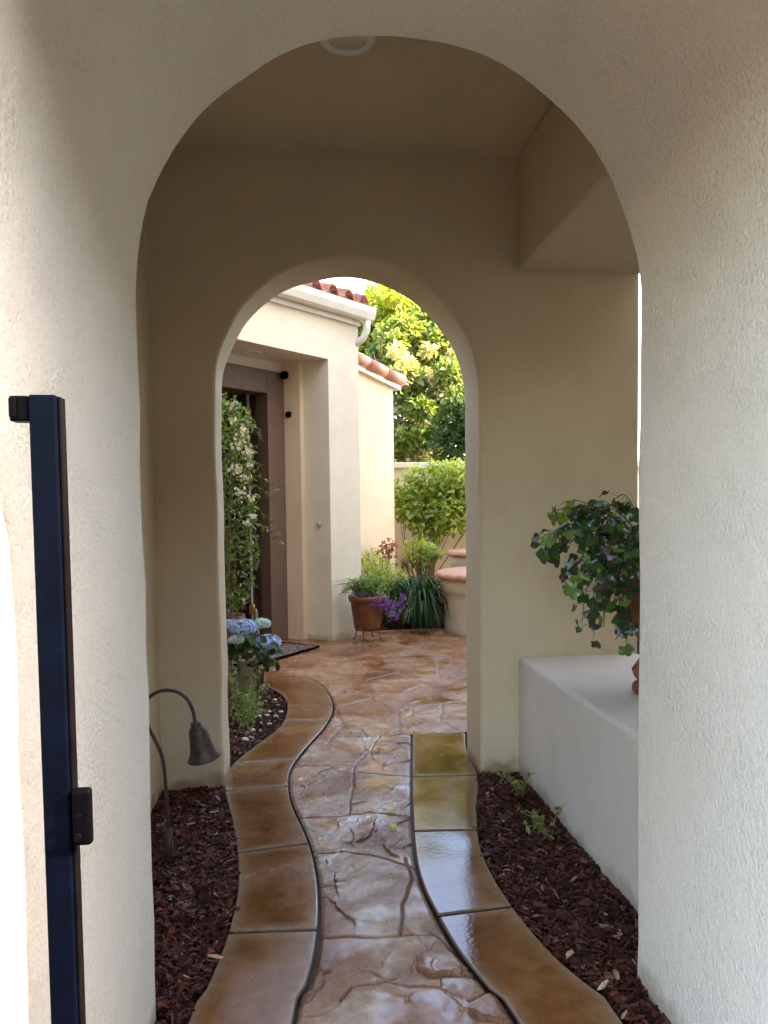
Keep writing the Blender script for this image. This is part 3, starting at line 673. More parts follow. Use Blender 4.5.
# ------------------------------------------------------------------ leaves and plants
def rdir(r): 
    z = r.uniform(-1, 1); a = r.uniform(0, 2*pi); s = sqrt(1 - z*z); return Vector((s*cos(a), s*sin(a), z))
def leaf(b, p, d, nrm, L, Wd, tint, fold=0.25, kind='oval'):
    """d = direction of the leaf, nrm ~ its face normal"""
    d = d.normalized(); s = d.cross(nrm)
    if s.length < 1e-4: s = d.orthogonal()
    s.normalize(); n = s.cross(d).normalized()
    if kind == 'oval':
        q = [p, p + d*L*0.35 + s*Wd*0.5 + n*Wd*fold, p + d*L*0.7 + s*Wd*0.38 + n*Wd*fold*0.8 - n*L*0.04, p + d*L - n*L*0.12, p + d*L*0.7 - s*Wd*0.38 + n*Wd*fold*0.8 - n*L*0.04, p + d*L*0.35 - s*Wd*0.5 + n*Wd*fold]
        m = p + d*L*0.5; q.append(m)
        b.add(q, [(0,1,2,6),(6,2,3),(0,6,4,5),(6,3,4)], tint, True)
    elif kind == 'rhomb':
        q = [p, p + d*L*0.5 + s*Wd*0.5 + n*Wd*fold, p + d*L, p + d*L*0.5 - s*Wd*0.5 + n*Wd*fold]
        b.add(q, [(0,1,2),(0,2,3)], tint)
    elif kind == 'ivy':
        m_ = 22; ro = []; ri = []; cup = fold; ph = tint * 9
        for k in range(m_):
            th = 2*pi*k/m_; rr = 0.50 * (0.74 + 0.30 * abs(cos(2.5*th)) ** 0.8 + 0.03 * sin(5*th + ph)); rr *= 0.55 + 0.45 * min(1, (pi - abs(th - pi)) * 0 + 1 - max(0, cos(th - pi)) ** 6)
            a, c_ = 0.46 + rr*cos(th), rr*sin(th)*1.12
            wv = 0.05 * sin(2.5*th*2 + ph)
            ro.append(p + d*L*a + s*L*c_ + n*L*(cup*abs(c_) - .25*max(0, a-.4)**2*2 + wv)); ri.append(p + d*L*(.46 + (a-.46)*.5) + s*L*c_*.5 + n*L*(cup*.42*abs(c_) + .03))
        q = ro + ri + [p + d*L*.42 - n*L*.02]
        b.add(q, [(i, (i+1) % m_, m_ + (i+1) % m_, m_ + i) for i in range(m_)] + [(m_ + i, m_ + (i+1) % m_, 2*m_) for i in range(m_)], tint, True)
def crown(b, r, clumps, n, L, Wd, shell=0.65, tb=0.5, tv=0.5, kind='rhomb'):
    """clumps = (centre, radii(3), weight, tint offset)"""
    tw = sum(c[2] for c in clumps)
    for c, rad, w, to in clumps:
        for _ in range(int(n * w / tw)):
            d = rdir(r); k = shell + (1 - shell) * r.random() if r.random() < 0.75 else r.random()
            rn = 1 + 0.35 * noise.noise((d * 2.2 + c * 1.7))
            p = c + Vector((d.x*rad[0], d.y*rad[1], d.z*rad[2])) * k * rn
            dd = (d + rdir(r) * 0.9 + Vector((0, 0, -0.25))).normalized(); nn = (d * 0.5 + Vector((0, 0, 0.8)) + rdir(r) * 0.7).normalized()
            s = r.uniform(0.65, 1.3); leaf(b, p, dd, nn, L*s, Wd*s, min(1, max(0, tb + to + r.uniform(-tv, tv) * 0.6)), 0.2, kind)

M_lf_yel = leafmat('sunny yellow green leaves', [(0, (0.10, 0.15, 0.015)), (0.5, (0.22, 0.27, 0.03)), (1, (0.42, 0.42, 0.06))], 0.5)
M_lf_mid = leafmat('mid green leaves', [(0, (0.05, 0.09, 0.02)), (0.5, (0.13, 0.18, 0.035)), (1, (0.28, 0.31, 0.08))], 0.45)
M_lf_straw = leafmat('straw and bronze leaves', [(0, (0.06, 0.07, 0.02)), (0.35, (0.13, 0.16, 0.04)), (0.7, (0.34, 0.31, 0.12)), (1, (0.66, 0.58, 0.36))], 0.4)
M_lf_dark = leafmat('dark leaves', [(0, (0.018, 0.040, 0.010)), (0.6, (0.05, 0.085, 0.018)), (1, (0.14, 0.19, 0.045))], 0.3, 0.45, 0.25)
M_lf_bush = leafmat('light green leaves', [(0, (0.09, 0.15, 0.02)), (0.5, (0.24, 0.31, 0.045)), (1, (0.48, 0.50, 0.10))], 0.45)
M_lf_fern = leafmat('fresh fern green', [(0, (0.10, 0.19, 0.04)), (1, (0.28, 0.38, 0.11))], 0.4)
M_lf_red = leafmat('reddish tips', [(0, (0.18, 0.06, 0.03)), (1, (0.42, 0.16, 0.08))], 0.4)
M_lf_ivy = leafmat('ivy leaves', [(0, (0.055, 0.035, 0.026)), (0.2, (0.035, 0.045, 0.022)), (0.4, (0.022, 0.060, 0.018)), (0.75, (0.055, 0.125, 0.028)), (1, (0.14, 0.23, 0.04))], 0.2, 0.25)
M_lf_strap = leafmat('dark strap leaves', [(0, (0.010, 0.030, 0.008)), (0.6, (0.025, 0.060, 0.015)), (1, (0.13, 0.19, 0.06))], 0.25, 0.4, 0.2)
M_lf_jas = leafmat('jasmine leaves', [(0, (0.04, 0.075, 0.015)), (0.6, (0.11, 0.17, 0.03)), (1, (0.26, 0.32, 0.06))], 0.35, 0.35)
M_pt_white = leafmat('cream petals', [(0, (0.50, 0.42, 0.33)), (1, (0.75, 0.70, 0.60))], 0.3)
M_pt_blue = leafmat('blue petals', [(0, (0.22, 0.33, 0.68)), (0.6, (0.36, 0.47, 0.80)), (1, (0.58, 0.66, 0.84))], 0.3)
M_pt_pale = leafmat('pale green petals', [(0, (0.36, 0.50, 0.55)), (1, (0.60, 0.72, 0.70))], 0.3)
M_pt_purp = leafmat('purple petals', [(0, (0.10, 0.02, 0.22)), (1, (0.26, 0.07, 0.42))], 0.3)
M_pt_yel = leafmat('yellow petals', [(0, (0.75, 0.55, 0.02)), (1, (0.85, 0.75, 0.05))], 0.3)

def limb(b, r, p, d, L, rad, depth, spread=0.6):
    n = 5; pts = [p]; rs = [rad]; dd = d.normalized()
    for i in range(n):
        dd = (dd + rdir(r) * 0.16 + Vector((0, 0, 0.05))).normalized(); pts.append(pts[-1] + dd * L / n); rs.append(rad * (1 - 0.55 * (i+1) / n))
    b.tube(pts, rs, 7, caps=False)
    if depth:
        for k in range(3): limb(b, r, pts[-1 - r.randint(0, 2)], (dd + rdir(r) * spread).normalized(), L * 0.68, rs[-1] * 0.9, depth - 1, spread)
def tree(name, label, base, lean, h, tr, mat, clumps, n, L, Wd, seed, **kw):
    r = random.Random(seed); t_ = thing(name, label, 'tree', base)
    b = MB(); limb(b, r, Vector(base), Vector((lean, 0, 1)), h, tr, 2, .5); b.build('trunk', M_bark, t_)
    b = MB(); crown(b, r, clumps, n, L, Wd, **kw); b.build('crown', mat, t_); return t_
def clumps_px(r, lst, y, dy, k=1):
    out = []
    for (px, py, rpx, to) in lst:
        yy = y + r.uniform(-dy, dy); c = on_y(px, py, yy); s = rpx / FPX * yy
        out.append((c, (s, s * 1.1, s * 0.85), s * s, to))
    return out
rr_ = random.Random(5)
tree('leafy_tree', 'tall yellow green sunlit tree at the left behind the garden wall', (0.6, 19, 0), 0.0, 3.6, 0.16, M_lf_yel,
     clumps_px(rr_, [(384,305,24,.2),(372,330,15,.1),(402,322,20,-.1),(360,345,20,.1),(370,372,20,.1),(362,385,14,0),(398,296,12,.3),(350,300,6,.2),(345,330,20,0),(330,350,30,0),(412,300,14,.3),(425,308,12,.2),(392,318,18,.3)], 19, 0.8), 8000, 0.17, 0.10, 1)
tree('leafy_tree', 'broad mid green tree rising over the middle of the garden wall', (1.4, 16.5, 0), 0.1, 3.2, 0.15, M_lf_mid,
     clumps_px(rr_, [(402,335,22,.2),(425,322,20,.1),(386,352,16,-.1),(440,345,18,.2),(418,355,22,.2),(400,372,18,0),(440,368,14,.2),(380,385,12,0),(455,330,18,0),(470,350,25,0),(490,320,30,0),(410,350,16,.3),(430,368,15,.2),(395,345,14,.3)], 16.5, 0.8) + clumps_px(rr_, [(400,398,11,.1),(420,408,12,.0),(404,440,12,.1),(440,398,10,.2),(425,440,11,-.1),(448,372,12,.1),(414,378,10,.2)], 14.1, 0.2), 13500, 0.145, 0.10, 2)
tree('flowering_tree', 'straw coloured tree with bronze and cream leaves above the garden wall', (1.6, 14.6, 0), 0.05, 2.6, 0.09, M_lf_straw,
     clumps_px(rr_, [(405,395,20,.1),(425,385,17,.2),(445,388,18,.2),(400,425,20,.0),(425,420,18,.15),(412,448,20,.1),(432,455,14,.2),(398,452,14,-.1),(452,400,14,.1),(460,378,12,.2),(402,375,13,.2),(418,462,14,.1),(445,462,12,0),(398,352,8,.3),(374,372,8,.1),(428,350,7,.2),(408,366,9,.3),(455,358,8,.1),(366,392,9,.2)], 14.6, 0.5), 8500, 0.105, 0.07, 3)
tree('evergreen_tree', 'dark green tree overhanging the garden wall at the right', (2.75, 13.6, 0), 0.0, 2.2, 0.08, M_lf_dark,
     clumps_px(rr_, [(455,420,22,.2),(450,445,20,0),(468,405,22,.1),(462,440,24,0),(485,420,30,0),(440,432,12,-.2),(452,398,10,.3)], 13.4, 0.4), 5500, 0.095, 0.055, 4)

# bush trained on the garden wall
def bush(name, label, base, mat, clumps, n, L, Wd, seed, stems=7, cat='bush', smat=None, **kw):
    r = random.Random(seed); t_ = thing(name, label, cat, base); b = MB()
    for k in range(stems):
        c = r.choice(clumps); tip = c[0] + Vector((r.uniform(-.5,.5)*c[1][0], r.uniform(-.5,.5)*c[1][1], c[1][2]*r.uniform(0,.6)))
        mid = (Vector(base) + tip) / 2 + Vector((r.uniform(-.1,.1), r.uniform(-.1,.1), 0.1)); pts = bez(base, mid, tip, 6); b.tube(pts, [0.012 * (1 - 0.12 * i) for i in range(7)], 5)
    b.build('stem', smat or M_twig, t_)
    b = MB(); crown(b, r, clumps, n, L, Wd, **kw); b.build('foliage', mat, t_); return t_
bush('wall_shrub', 'bright green shrub spreading across the garden wall', (1.75, 11.5, 0), M_lf_bush,
     clumps_px(rr_, [(440,485,24,.1),(425,505,26,0),(450,515,24,0),(405,490,16,.1),(395,500,10,.1),(455,495,26,.1),(430,528,18,-.1),(460,475,16,.2),(412,515,14,.1),(475,500,30,0),(402,512,10,.1),(415,474,10,.2),(455,470,12,.2),(435,468,8,.2),(392,488,7,.2)], 11.4, 0.2), 5000, 0.085, 0.05, 7, stems=12, kind='oval')
bush('twiggy_shrub', 'half bare twiggy shrub with green tips beneath the bright wall shrub', on_z(425, 618, 0) + Vector((0, 0, 0)), M_lf_bush,
     clumps_px(rr_, [(418,548,12,.1),(410,552,8,.2),(430,553,11,.1),(436,552,7,-.2),(422,560,12,-.3),(402,560,6,-.2)], 10.2, 0.1), 420, 0.065, 0.04, 8, stems=34, kind='oval')
bush('yellow_shrub', 'yellow green shrub with a few red leaves behind the rust pot', on_z(385, 622, 0), M_lf_bush,
     clumps_px(rr_, [(372,560,11,.3),(384,572,12,.2),(395,582,14,.1),(376,585,14,.1),(366,572,9,.3),(402,592,12,-.1),(362,590,12,0)], 9.6, 0.15), 1100, 0.06, 0.03, 9, stems=16, kind='oval')
rs = random.Random(3)
bush('red_leaved_shrub', 'small shrub with reddish tips standing against the wing wall', on_z(388, 615, 0) + Vector((0, .2, 0)), M_lf_red,
     clumps_px(rr_, [(390,544,6,.1),(384,547,4,0),(392,552,5,.1),(387,556,6,0),(378,550,3,0)], 10.0, 0.05), 130, 0.055, 0.03, 12, stems=8, kind='oval')
# strap leaved clump
def strap_clump(name, label, base, R0, H0, n, seed, mat, w=0.022):
    r = random.Random(seed); t_ = thing(name, label, 'plant', base); b = MB(); base = Vector(base)
    for k in range(n):
        a = r.uniform(0, 2*pi); rr = R0 * r.uniform(0.35, 1.05); hh = H0 * r.uniform(0.5, 1.1)
        s = base + Vector((cos(a), sin(a), 0)) * R0 * 0.18 * r.random(); tip = base + Vector((cos(a)*rr, sin(a)*rr, hh * r.uniform(0.02, 0.75)))
        mid = base + Vector((cos(a)*rr*0.45, sin(a)*rr*0.45, hh * 1.25)); P = bez(s, mid, tip, 8); side = Vector((-sin(a), cos(a), 0)); o = len(b.v); ti = r.random()
        for i, p in enumerate(P):
            ww = w * (1 - (i / 8) ** 3) * 0.5 + 0.001; b.v += [tuple(p - side*ww + Vector((0,0,.004))), tuple(p), tuple(p + side*ww + Vector((0,0,.004)))]
        for i in range(8):
            for q in (0, 1): b.face([o+3*i+q, o+3*i+q+1, o+3*i+q+4, o+3*i+q+3], ti, True)
    b.build('foliage', mat, t_); return t_
sc = on_z(420, 630, 0)
strap_clump('agapanthus', 'dark strap leaved clump beside the rust pot', sc + Vector((0, 0.1, 0)), 0.62, 0.74, 420, 21, M_lf_strap)
strap_clump('agapanthus', 'smaller strap leaved tuft with pale blades just behind the dark clump', sc + Vector((-0.12, 0.55, 0.08)), 0.36, 0.55, 50, 23, leafmat('pale strap leaves', [(0, (0.05, 0.11, 0.04)), (1, (0.35, 0.40, 0.20))], 0.3))
# pot on its iron stand
pc = on_z(369, 643, 0.0) + Vector((0, 0.14, 0)); zb = on_y(369, 628, pc.y).z; zr = on_y(369, 595, pc.y).z; pr = 18.5 / FPX * pc.y
st = thing('pot_stand', 'small wrought iron stand under the rust coloured pot', 'plant stand', (pc.x, pc.y, 0.01))
b = MB(); ring = [(pc.x + pr*0.66*cos(a), pc.y + pr*0.66*sin(a), zb - 0.012) for a in [2*pi*k/24 for k in range(25)]]; b.tube(ring, 0.007, 6); b.build('ring', M_iron, st)
for k in range(4):
    a = pi/4 + k*pi/2 + 0.35; c = Vector((cos(a), sin(a), 0)); P0 = Vector((pc.x, pc.y, 0)) + c*pr*0.66
    b = MB(); b.tube([P0 + Vector((0,0,zb-0.012)), P0 + c*0.005 + Vector((0,0,0.06)), P0 + c*0.02 + Vector((0,0,0.02)), P0 + c*0.045 + Vector((0,0,0.016))], 0.0065, 6); b.build('leg', M_iron, st)
pot = MB(); hgt = zr - zb
pot.lathe([(0.0, 0.002), (pr*0.70, 0.0), (pr*0.73, 0.012), (pr*0.93, hgt*0.80), (pr*0.96, hgt*0.82), (pr*1.02, hgt*0.84), (pr*1.04, hgt), (pr*0.96, hgt), (pr*0.92, hgt*0.86), (0.0, hgt*0.85)], (pc.x, pc.y, zb), 48)
tag(pot.build('flower_pot', M_pot), 'tapering rust brown pot on an iron stand by the house pier', 'pot')
r = random.Random(31)
fp = thing('potted_fern', 'feathery light green plant growing in the rust brown pot', 'plant', (pc.x, pc.y, zr - 0.03)); b = MB()
for k in range(150):
    a = r.uniform(0, 2*pi); rr = r.uniform(0.08, 0.34) ; a2 = Vector((cos(a) - 0.15, sin(a)*0.7, 0)); s = Vector((pc.x, pc.y, zr - 0.03)) + a2*0.08
    tip = Vector((pc.x, pc.y, zr)) + a2*rr + Vector((0, 0, r.uniform(0.0, 0.20))); P = bez(s, (s+tip)/2 + Vector((0,0,r.uniform(0.08,0.2))), tip, 9); ti = r.random()
    b.tube(P, 0.0025, 4, ti)
    for i in range(2, 10):
        d = (P[i] - P[i-1]).normalized(); side = d.cross(Vector((0,0,1))).normalized()
        for sg in (-1, 1): leaf(b, P[i], d*0.7 + side*sg, Vector((0,0,1)) + rdir(r)*0.4, r.uniform(0.025,0.045), 0.014, min(1,max(0,ti + r.uniform(-.2,.2))), 0.1, 'rhomb')
b.build('foliage', M_lf_fern, fp)
pt = thing('petunias', 'purple flowers trailing over the right rim of the rust pot', 'flowers', (pc.x + 0.15, pc.y - 0.1, zr - 0.1)); b = MB(); b2 = MB()
cl = [(374,601,9),(382,603,8),(390,603,8),(378,606,6),(398,608,7),(403,602,6),(401,597,5),(391,612,5),(394,616,5),(386,608,6),(366,598,5),(360,593,4)]
for px, py, rp in cl:
    c = on_y(px, py, pc.y - 0.16); s = rp / FPX * c.y
    for k in range(int(rp * 1.6)):
        d = rdir(r); d.y = -abs(d.y); p = c + d * s * r.uniform(.5, 1); n_ = (d + Vector((0, -0.6, 0.3))).normalized(); u = n_.orthogonal().normalized(); w_ = n_.cross(u); ti = r.random()
        q = [p - n_*0.008] + [p + (u*cos(2*pi*i/5) + w_*sin(2*pi*i/5)) * 0.021 for i in range(5)]
        q2 = [p + (u*cos(2*pi*(i+.5)/5) + w_*sin(2*pi*(i+.5)/5)) * 0.013 for i in range(5)]
        b.add(q + q2, [(0, 1+i, 6+i) for i in range(5)] + [(0, 6+i, 1 + (i+1) % 5) for i in range(5)], ti)
    for k in range(9): d = rdir(r); leaf(b2, c + d*s*r.random(), d, rdir(r), 0.03, 0.015, r.random())
b.build('blossoms', M_pt_purp, pt); b2.build('leaves', M_lf_mid, pt)

# ------------------------------------------------------------------ bed behind the rear arch: jasmine, hydrangeas, stake, stones
jb = on_z(238, 700, 0); jx, jy = jb.x, jb.y
jas = thing('jasmine_vine', 'climbing vine with creamy white blossom beside the front door', 'vine', (jx - 0.15, jy, -0.02))
r = random.Random(41); bs = MB(); bl = MB(); bf = MB()
def jasmine_pt():
    while True:
        z = r.uniform(0.0, 1.0); py = 395 + z * 215
        w = 23 + 7 * noise.noise((z * 5, 0, 4)) if z < 0.45 else (30 + 8 * noise.noise((z*6, 1, 3)) if z < 0.78 else 31 - (z-.78)*60)
        if z < 0.12: w = 8 + z * 160
        px = 205 + r.random() * (w + 22) 
        if px < 227 + w: return px, py
for k in range(11):
    px, py = jasmine_pt(); tip = on_y(px, py, jy + r.uniform(-.18, .18))
    base = Vector((jx - 0.12 + r.uniform(-.08,.08), jy + r.uniform(-.05,.05), 0)); mid = Vector((base.x + r.uniform(-.1,.1), jy, tip.z * 0.7 + 0.2))
    P = bez(base, mid, tip, 10); bs.tube(P, [0.007 - 0.0004*i for i in range(11)], 5)
for k in range(40):   # pendent sprigs
    px, py = jasmine_pt(); s = on_y(px, py, jy + r.uniform(-.2, .2)); d = Vector((r.uniform(-.2,.25), r.uniform(-.1,.1), r.uniform(-.25,.02)))
    P = bez(s, s + d*0.6 + Vector((0,0,.05)), s + d, 6); bs.tube(P, 0.002, 4)
    for i in range(1, 7):
        for _ in range(2): leaf(bl, P[i], rdir(r) + Vector((0,0,-.3)), rdir(r) + Vector((0,0,1)), r.uniform(.03,.055), .018, r.random(), .2, 'oval')
for k in range(2300):
    px, py = jasmine_pt(); s = on_y(px, py, jy + r.uniform(-.2, .2)); leaf(bl, s, rdir(r) + Vector((0,0,-.5)), rdir(r) + Vector((0,-.3,1)), r.uniform(.03,.06), .02, min(1, r.random() * 0.8 + (0.2 if py < 480 else 0)), .2, 'oval')
fl = [(243,432,8),(238,445,9),(248,450,6),(236,470,8),(245,478,7),(240,492,7),(250,465,5),(252,500,4),(253,516,5),(247,522,4),(250,498,4),(233,420,5),(232,405,4),(244,600,2),(250,455,5)]
for px, py, rp in fl:
    c = on_y(px, py, jy - 0.22); s = rp / FPX * c.y
    for k in range(int(rp * rp * 0.26) + 2):
        p = c + rdir(r) * s * r.random(); n_ = (rdir(r) + Vector((0,-1,.2))).normalized(); u = n_.orthogonal().normalized(); w_ = n_.cross(u); ti = r.random()
        for i in range(5): a = 2*pi*i/5; leaf(bf, p, u*cos(a) + w_*sin(a), n_, 0.017, 0.011, ti, .1, 'rhomb')
bs.build('stems', M_twig, jas); bl.build('leaves', M_lf_jas, jas); bf.build('blossoms', M_pt_white, jas)

hb = on_z(246, 706, 0)
hp = MB(); hz = on_y(246, 655, hb.y).z
hp.lathe([(0, 0.0), (0.045, 0.0), (0.058, hz - 0.02), (0.064, hz - 0.02), (0.064, hz), (0.056, hz), (0.052, hz - 0.03), (0, hz - 0.03)], (hb.x, hb.y, -0.02), 28)
tag(hp.build('planter_pot', M_stone), 'slim white pot half hidden in the bed under the hydrangeas', 'pot')
hyd = thing('hydrangea', 'blue hydrangea with round flower heads in the left courtyard bed', 'plant', (hb.x, hb.y, hz - 0.02)); r = random.Random(51)
b = MB()
heads = [((243,628,14.5), M_pt_blue, 0), ((268,642.5,13), M_pt_blue, 0), ((262,624,9), M_pt_pale, .1), ((229,625,9), M_pt_blue, 0), ((236,640,8), M_pt_pale, -.05)]
for (px, py, rp), mt, dy_ in heads:
    c = on_y(px, py, hb.y + dy_); s = rp / FPX * c.y; hbm = MB()
    for k in range(int(120 + rp*16)):
        d = rdir(r); 
        if d.z < -0.45: continue
        p = c + Vector((d.x*s, d.y*s, d.z*s*0.62)) * r.uniform(.9, 1.02); n_ = (d + rdir(r)*0.35).normalized(); u = n_.orthogonal().normalized(); w_ = n_.cross(u); ti = r.random()
        q = [p] + [p + (u*cos(pi/2*i) + w_*sin(pi/2*i))*0.015 + n_*0.002 for i in range(4)] + [p + (u*cos(pi/2*(i+.5)) + w_*sin(pi/2*(i+.5)))*0.008 for i in range(4)]
        hbm.add(q, [(0, 1+i, 5+i) for i in range(4)] + [(0, 5+i, 1+(i+1)%4) for i in range(4)], ti)
    hbm.build('flower_head', mt, hyd)
    b.tube(bez((hb.x, hb.y, hz - 0.03), (hb.x, hb.y, (hz + c.z)/2 + .05), c - Vector((0,0,s*.4)), 6), 0.004, 5)
b.build('stem', M_twig, hyd)
b = MB()
for k in range(120):
    px = 229 + r.random()*48; py = r.uniform(636, 668); p = on_y(px, py, hb.y + r.uniform(-.1,.12)); leaf(b, p, rdir(r) + Vector((0,-.3,.1)), Vector((0,-.4,1)) + rdir(r)*.5, r.uniform(.06,.10), .055, r.random()*.7, .15, 'oval')
b.build('leaves', M_lf_dark, hyd)
# pointed garden stake
sb = on_z(258.5, 697, 0); sz = on_y(257, 608, sb.y).z; sm_ = on_y(257, 650, sb.y).z
stk = thing('garden_stake', 'slim pointed grey metal stake in front of the blue hydrangeas', 'garden stake', (sb.x, sb.y, 0))
b = MB(); b.tube([(sb.x, sb.y, -0.05), (sb.x - .003, sb.y, sm_)], 0.013, 8); b.build('post', M_iron, stk)
b = MB(); b.tube([(sb.x - .003, sb.y, sm_), (sb.x - .004, sb.y, sm_ + .04), (sb.x - .006, sb.y, sz - .03), (sb.x - .006, sb.y, sz)], [0.028, 0.030, 0.013, 0.002], 8); b.build('finial', simple('grey metal', (0.22, 0.20, 0.16), 0.45, metal=.5, nscale=20), stk)
# wicker basket in the doorway
wb = on_z(233, 662, 0) + Vector((-0.05, 0.3, 0)); b = MB(); prof = []
for k in range(22):
    z = k / 21 * 0.42; prof.append((0.15 + 0.03 * sin(pi * k / 21) + (0.008 if k % 2 else -0.004), z))
b.lathe([(0, 0)] + prof + [(0.13, 0.41), (0.13, 0.3), (0, 0.3)], (wb.x, wb.y, 0.01), 32); tag(b.build('wicker_basket', M_wicker), 'brown ribbed wicker basket beside the front door behind the vine', 'basket')
# wispy bed plant
wp = on_z(240, 722, 0); wsp = thing('wispy_plant', 'thin wispy green plant with tiny white flowers at the bed edge', 'plant', (wp.x, wp.y, -0.02)); r = random.Random(61); b = MB(); b2 = MB(); b3 = MB()
for k in range(62):
    s = wp + Vector((r.uniform(-.16,.1), r.uniform(-.35,.35), -0.02)); tip = s + Vector((r.uniform(-.12,.14), r.uniform(-.12,.12), r.uniform(.12,.42))); P = bez(s, (s+tip)/2 + Vector((0,0,.08)), tip, 7); b.tube(P, 0.0022, 4)
    for i in range(1, 8):
        for _ in range(4): leaf(b2, P[i], rdir(r) + Vector((0,0,.4)), rdir(r), r.uniform(.02,.042), .008, r.random(), .1, 'rhomb')
    if r.random() < .4:
        for i in range(5): leaf(b3, tip, rdir(r), rdir(r), .012, .01, r.random(), .1, 'rhomb')
b.build('stem', M_twig, wsp); b2.build('foliage', M_lf_fern, wsp); b3.build('blossoms', M_pt_white, wsp)

def pebble(name, p, s, mat, label, cat, group, seed, flat=.55):
    bm = bmesh.new(); bmesh.ops.create_icosphere(bm, subdivisions=2, radius=1); rr = random.Random(seed); sx, sy = rr.uniform(.7,1.3), rr.uniform(.6,1)
    for v in bm.verts: k = 1 + .25 * noise.noise(v.co*1.3 + Vector((seed,0,0))); v.co = Vector((v.co.x*sx*s*k, v.co.y*sy*s*k, v.co.z*flat*s*k))
    me = bpy.data.meshes.new(name); bm.to_mesh(me); bm.free(); me.materials.append(mat)
    for q in me.polygons: q.use_smooth = True
    o = bpy.data.objects.new(name, me); COL.objects.link(o); o.location = p; o.rotation_euler = (rr.uniform(-.3,.3), rr.uniform(-.3,.3), rr.uniform(0,6)); o['label'] = label; o['category'] = cat
    if group: o['group'] = group
    return o
r = random.Random(71)
ORD = ('leftmost', 'second from the left', 'third from the left', 'fourth from the left', 'rightmost'); ROW = ('the farthest row', 'the second farthest row', 'the third farthest row', 'the third nearest row', 'the second nearest row', 'the nearest row')
for i_, py0 in enumerate((703, 710, 717, 724, 731, 738)):
    xl, xr = 243, (281, 283, 280, 272, 264, 255)[i_]; nn_ = (4, 5, 5, 4, 3, 2)[i_]
    for k in range(nn_):
        px = xl + (xr - xl) * (k + .5 + r.uniform(-.28, .28)) / nn_; p = on_z(px, py0 + r.uniform(-2.6, 2.6), 0); s = r.uniform(.012, .027)
        pebble('pebble', (p.x, p.y, s*.15), s, M_stone, 'white pebble on the courtyard bark, ' + (ORD[-1] if k == nn_ - 1 else ORD[k]) + ' in ' + ROW[i_], 'pebble', 'white pebbles in the courtyard bed', i_*10 + k)
pebble('glass_pebble', tuple(on_z(171, 898, 0.005)), 0.014, M_glassb, 'pale turquoise glass pebble lying on the left mulch bed', 'pebble', None, 99, .7)

# ------------------------------------------------------------------ mulch beds
def chips(name, inside, x0, x1, y0, y1, n, seed, smin=.010, smax=.030, hump=0.02, pale=.012):
    r = random.Random(seed); b = MB(); c = 0
    while c < n:
        x, y = r.uniform(x0, x1), r.uniform(y0, y1)
        spill = c % 130 == 7 and inside(x + .03, y) | inside(x - .03, y)
        if not (inside(x, y) or spill): continue
        c += 1; L = r.uniform(smin, smax) * r.choice((.3, .45, .7, 1, 1.5)); w = L * r.choice((.12, .25, .4, .55)); L *= 1.25 if w < L*.2 else 1; th = r.uniform(.002, .005)
        z = -0.018 + hump * (0.5 + 0.5*noise.noise((x*5, y*5, 0))) + r.uniform(0, .022)
        E = Euler((r.uniform(-.5,.5), r.uniform(-.5,.5), r.uniform(0, 2*pi))).to_matrix(); k1, k2 = r.uniform(.4,1), r.uniform(.4,1); bend = r.uniform(-.2,.2)*L
        P = [(-L/2*1.0, -w/2*k1, 0), (0, -w/2, bend), (L/2, -w/2*k2, 0), (L/2*r.uniform(.8,1.1), w/2*k2*.7, 0), (0, w/2, bend), (-L/2*r.uniform(.8,1.1), w/2*k1, 0)]
        T = [E @ Vector(q) + Vector((x, y, z)) for q in P]; B2 = [q + E @ Vector((0,0,-th)) for q in T]
        ti = r.random() ** (1.3 if pale < .05 else .7) * 0.92
        if r.random() < pale: ti = r.uniform(.93, 1.0)
        b.add(T + B2, [(0,1,4,5),(1,2,3,4),(0,6,7,1),(1,7,8,2),(2,8,9,3),(3,9,10,4),(4,10,11,5),(5,11,6,0)], ti)
    return struct(b.build(name, M_mulch), 'stuff')
def inL(x, y): return x < x_at(LO, y) - 0.004 and x > (fa_l if y < Y1 else LWX)
chips('left_mulch', inL, LWX, 0.1, 1.6, Y2, 9500, 1, .012, .042, .02, .03)
def inR(x, y): return x > x_at(RO, y) + 0.004 and x < (fa_r if y < Y1 else HWX)
chips('right_mulch', inR, 0.3, HWX, 1.7, Y2, 11000, 2, .012, .040, .02, .03)
def inC(x, y): return x < x_at(LO, y) - 0.006
chips('courtyard_mulch', inC, -1.5, 0.0, Y3, LO[-1].y - 0.01, 6500, 3, .012, .034, .02, .10)
chips('far_bed_mulch', lambda x, y: True, 0.3, 3.2, 9.25, 10.5, 2500, 4, .02, .05)
# bed lip between paving and planting at the back
b = MB(); b.box((0.2, 9.235, -0.02), (3.3, 9.25, 0.012)); struct(b.build('kerb', M_cap))
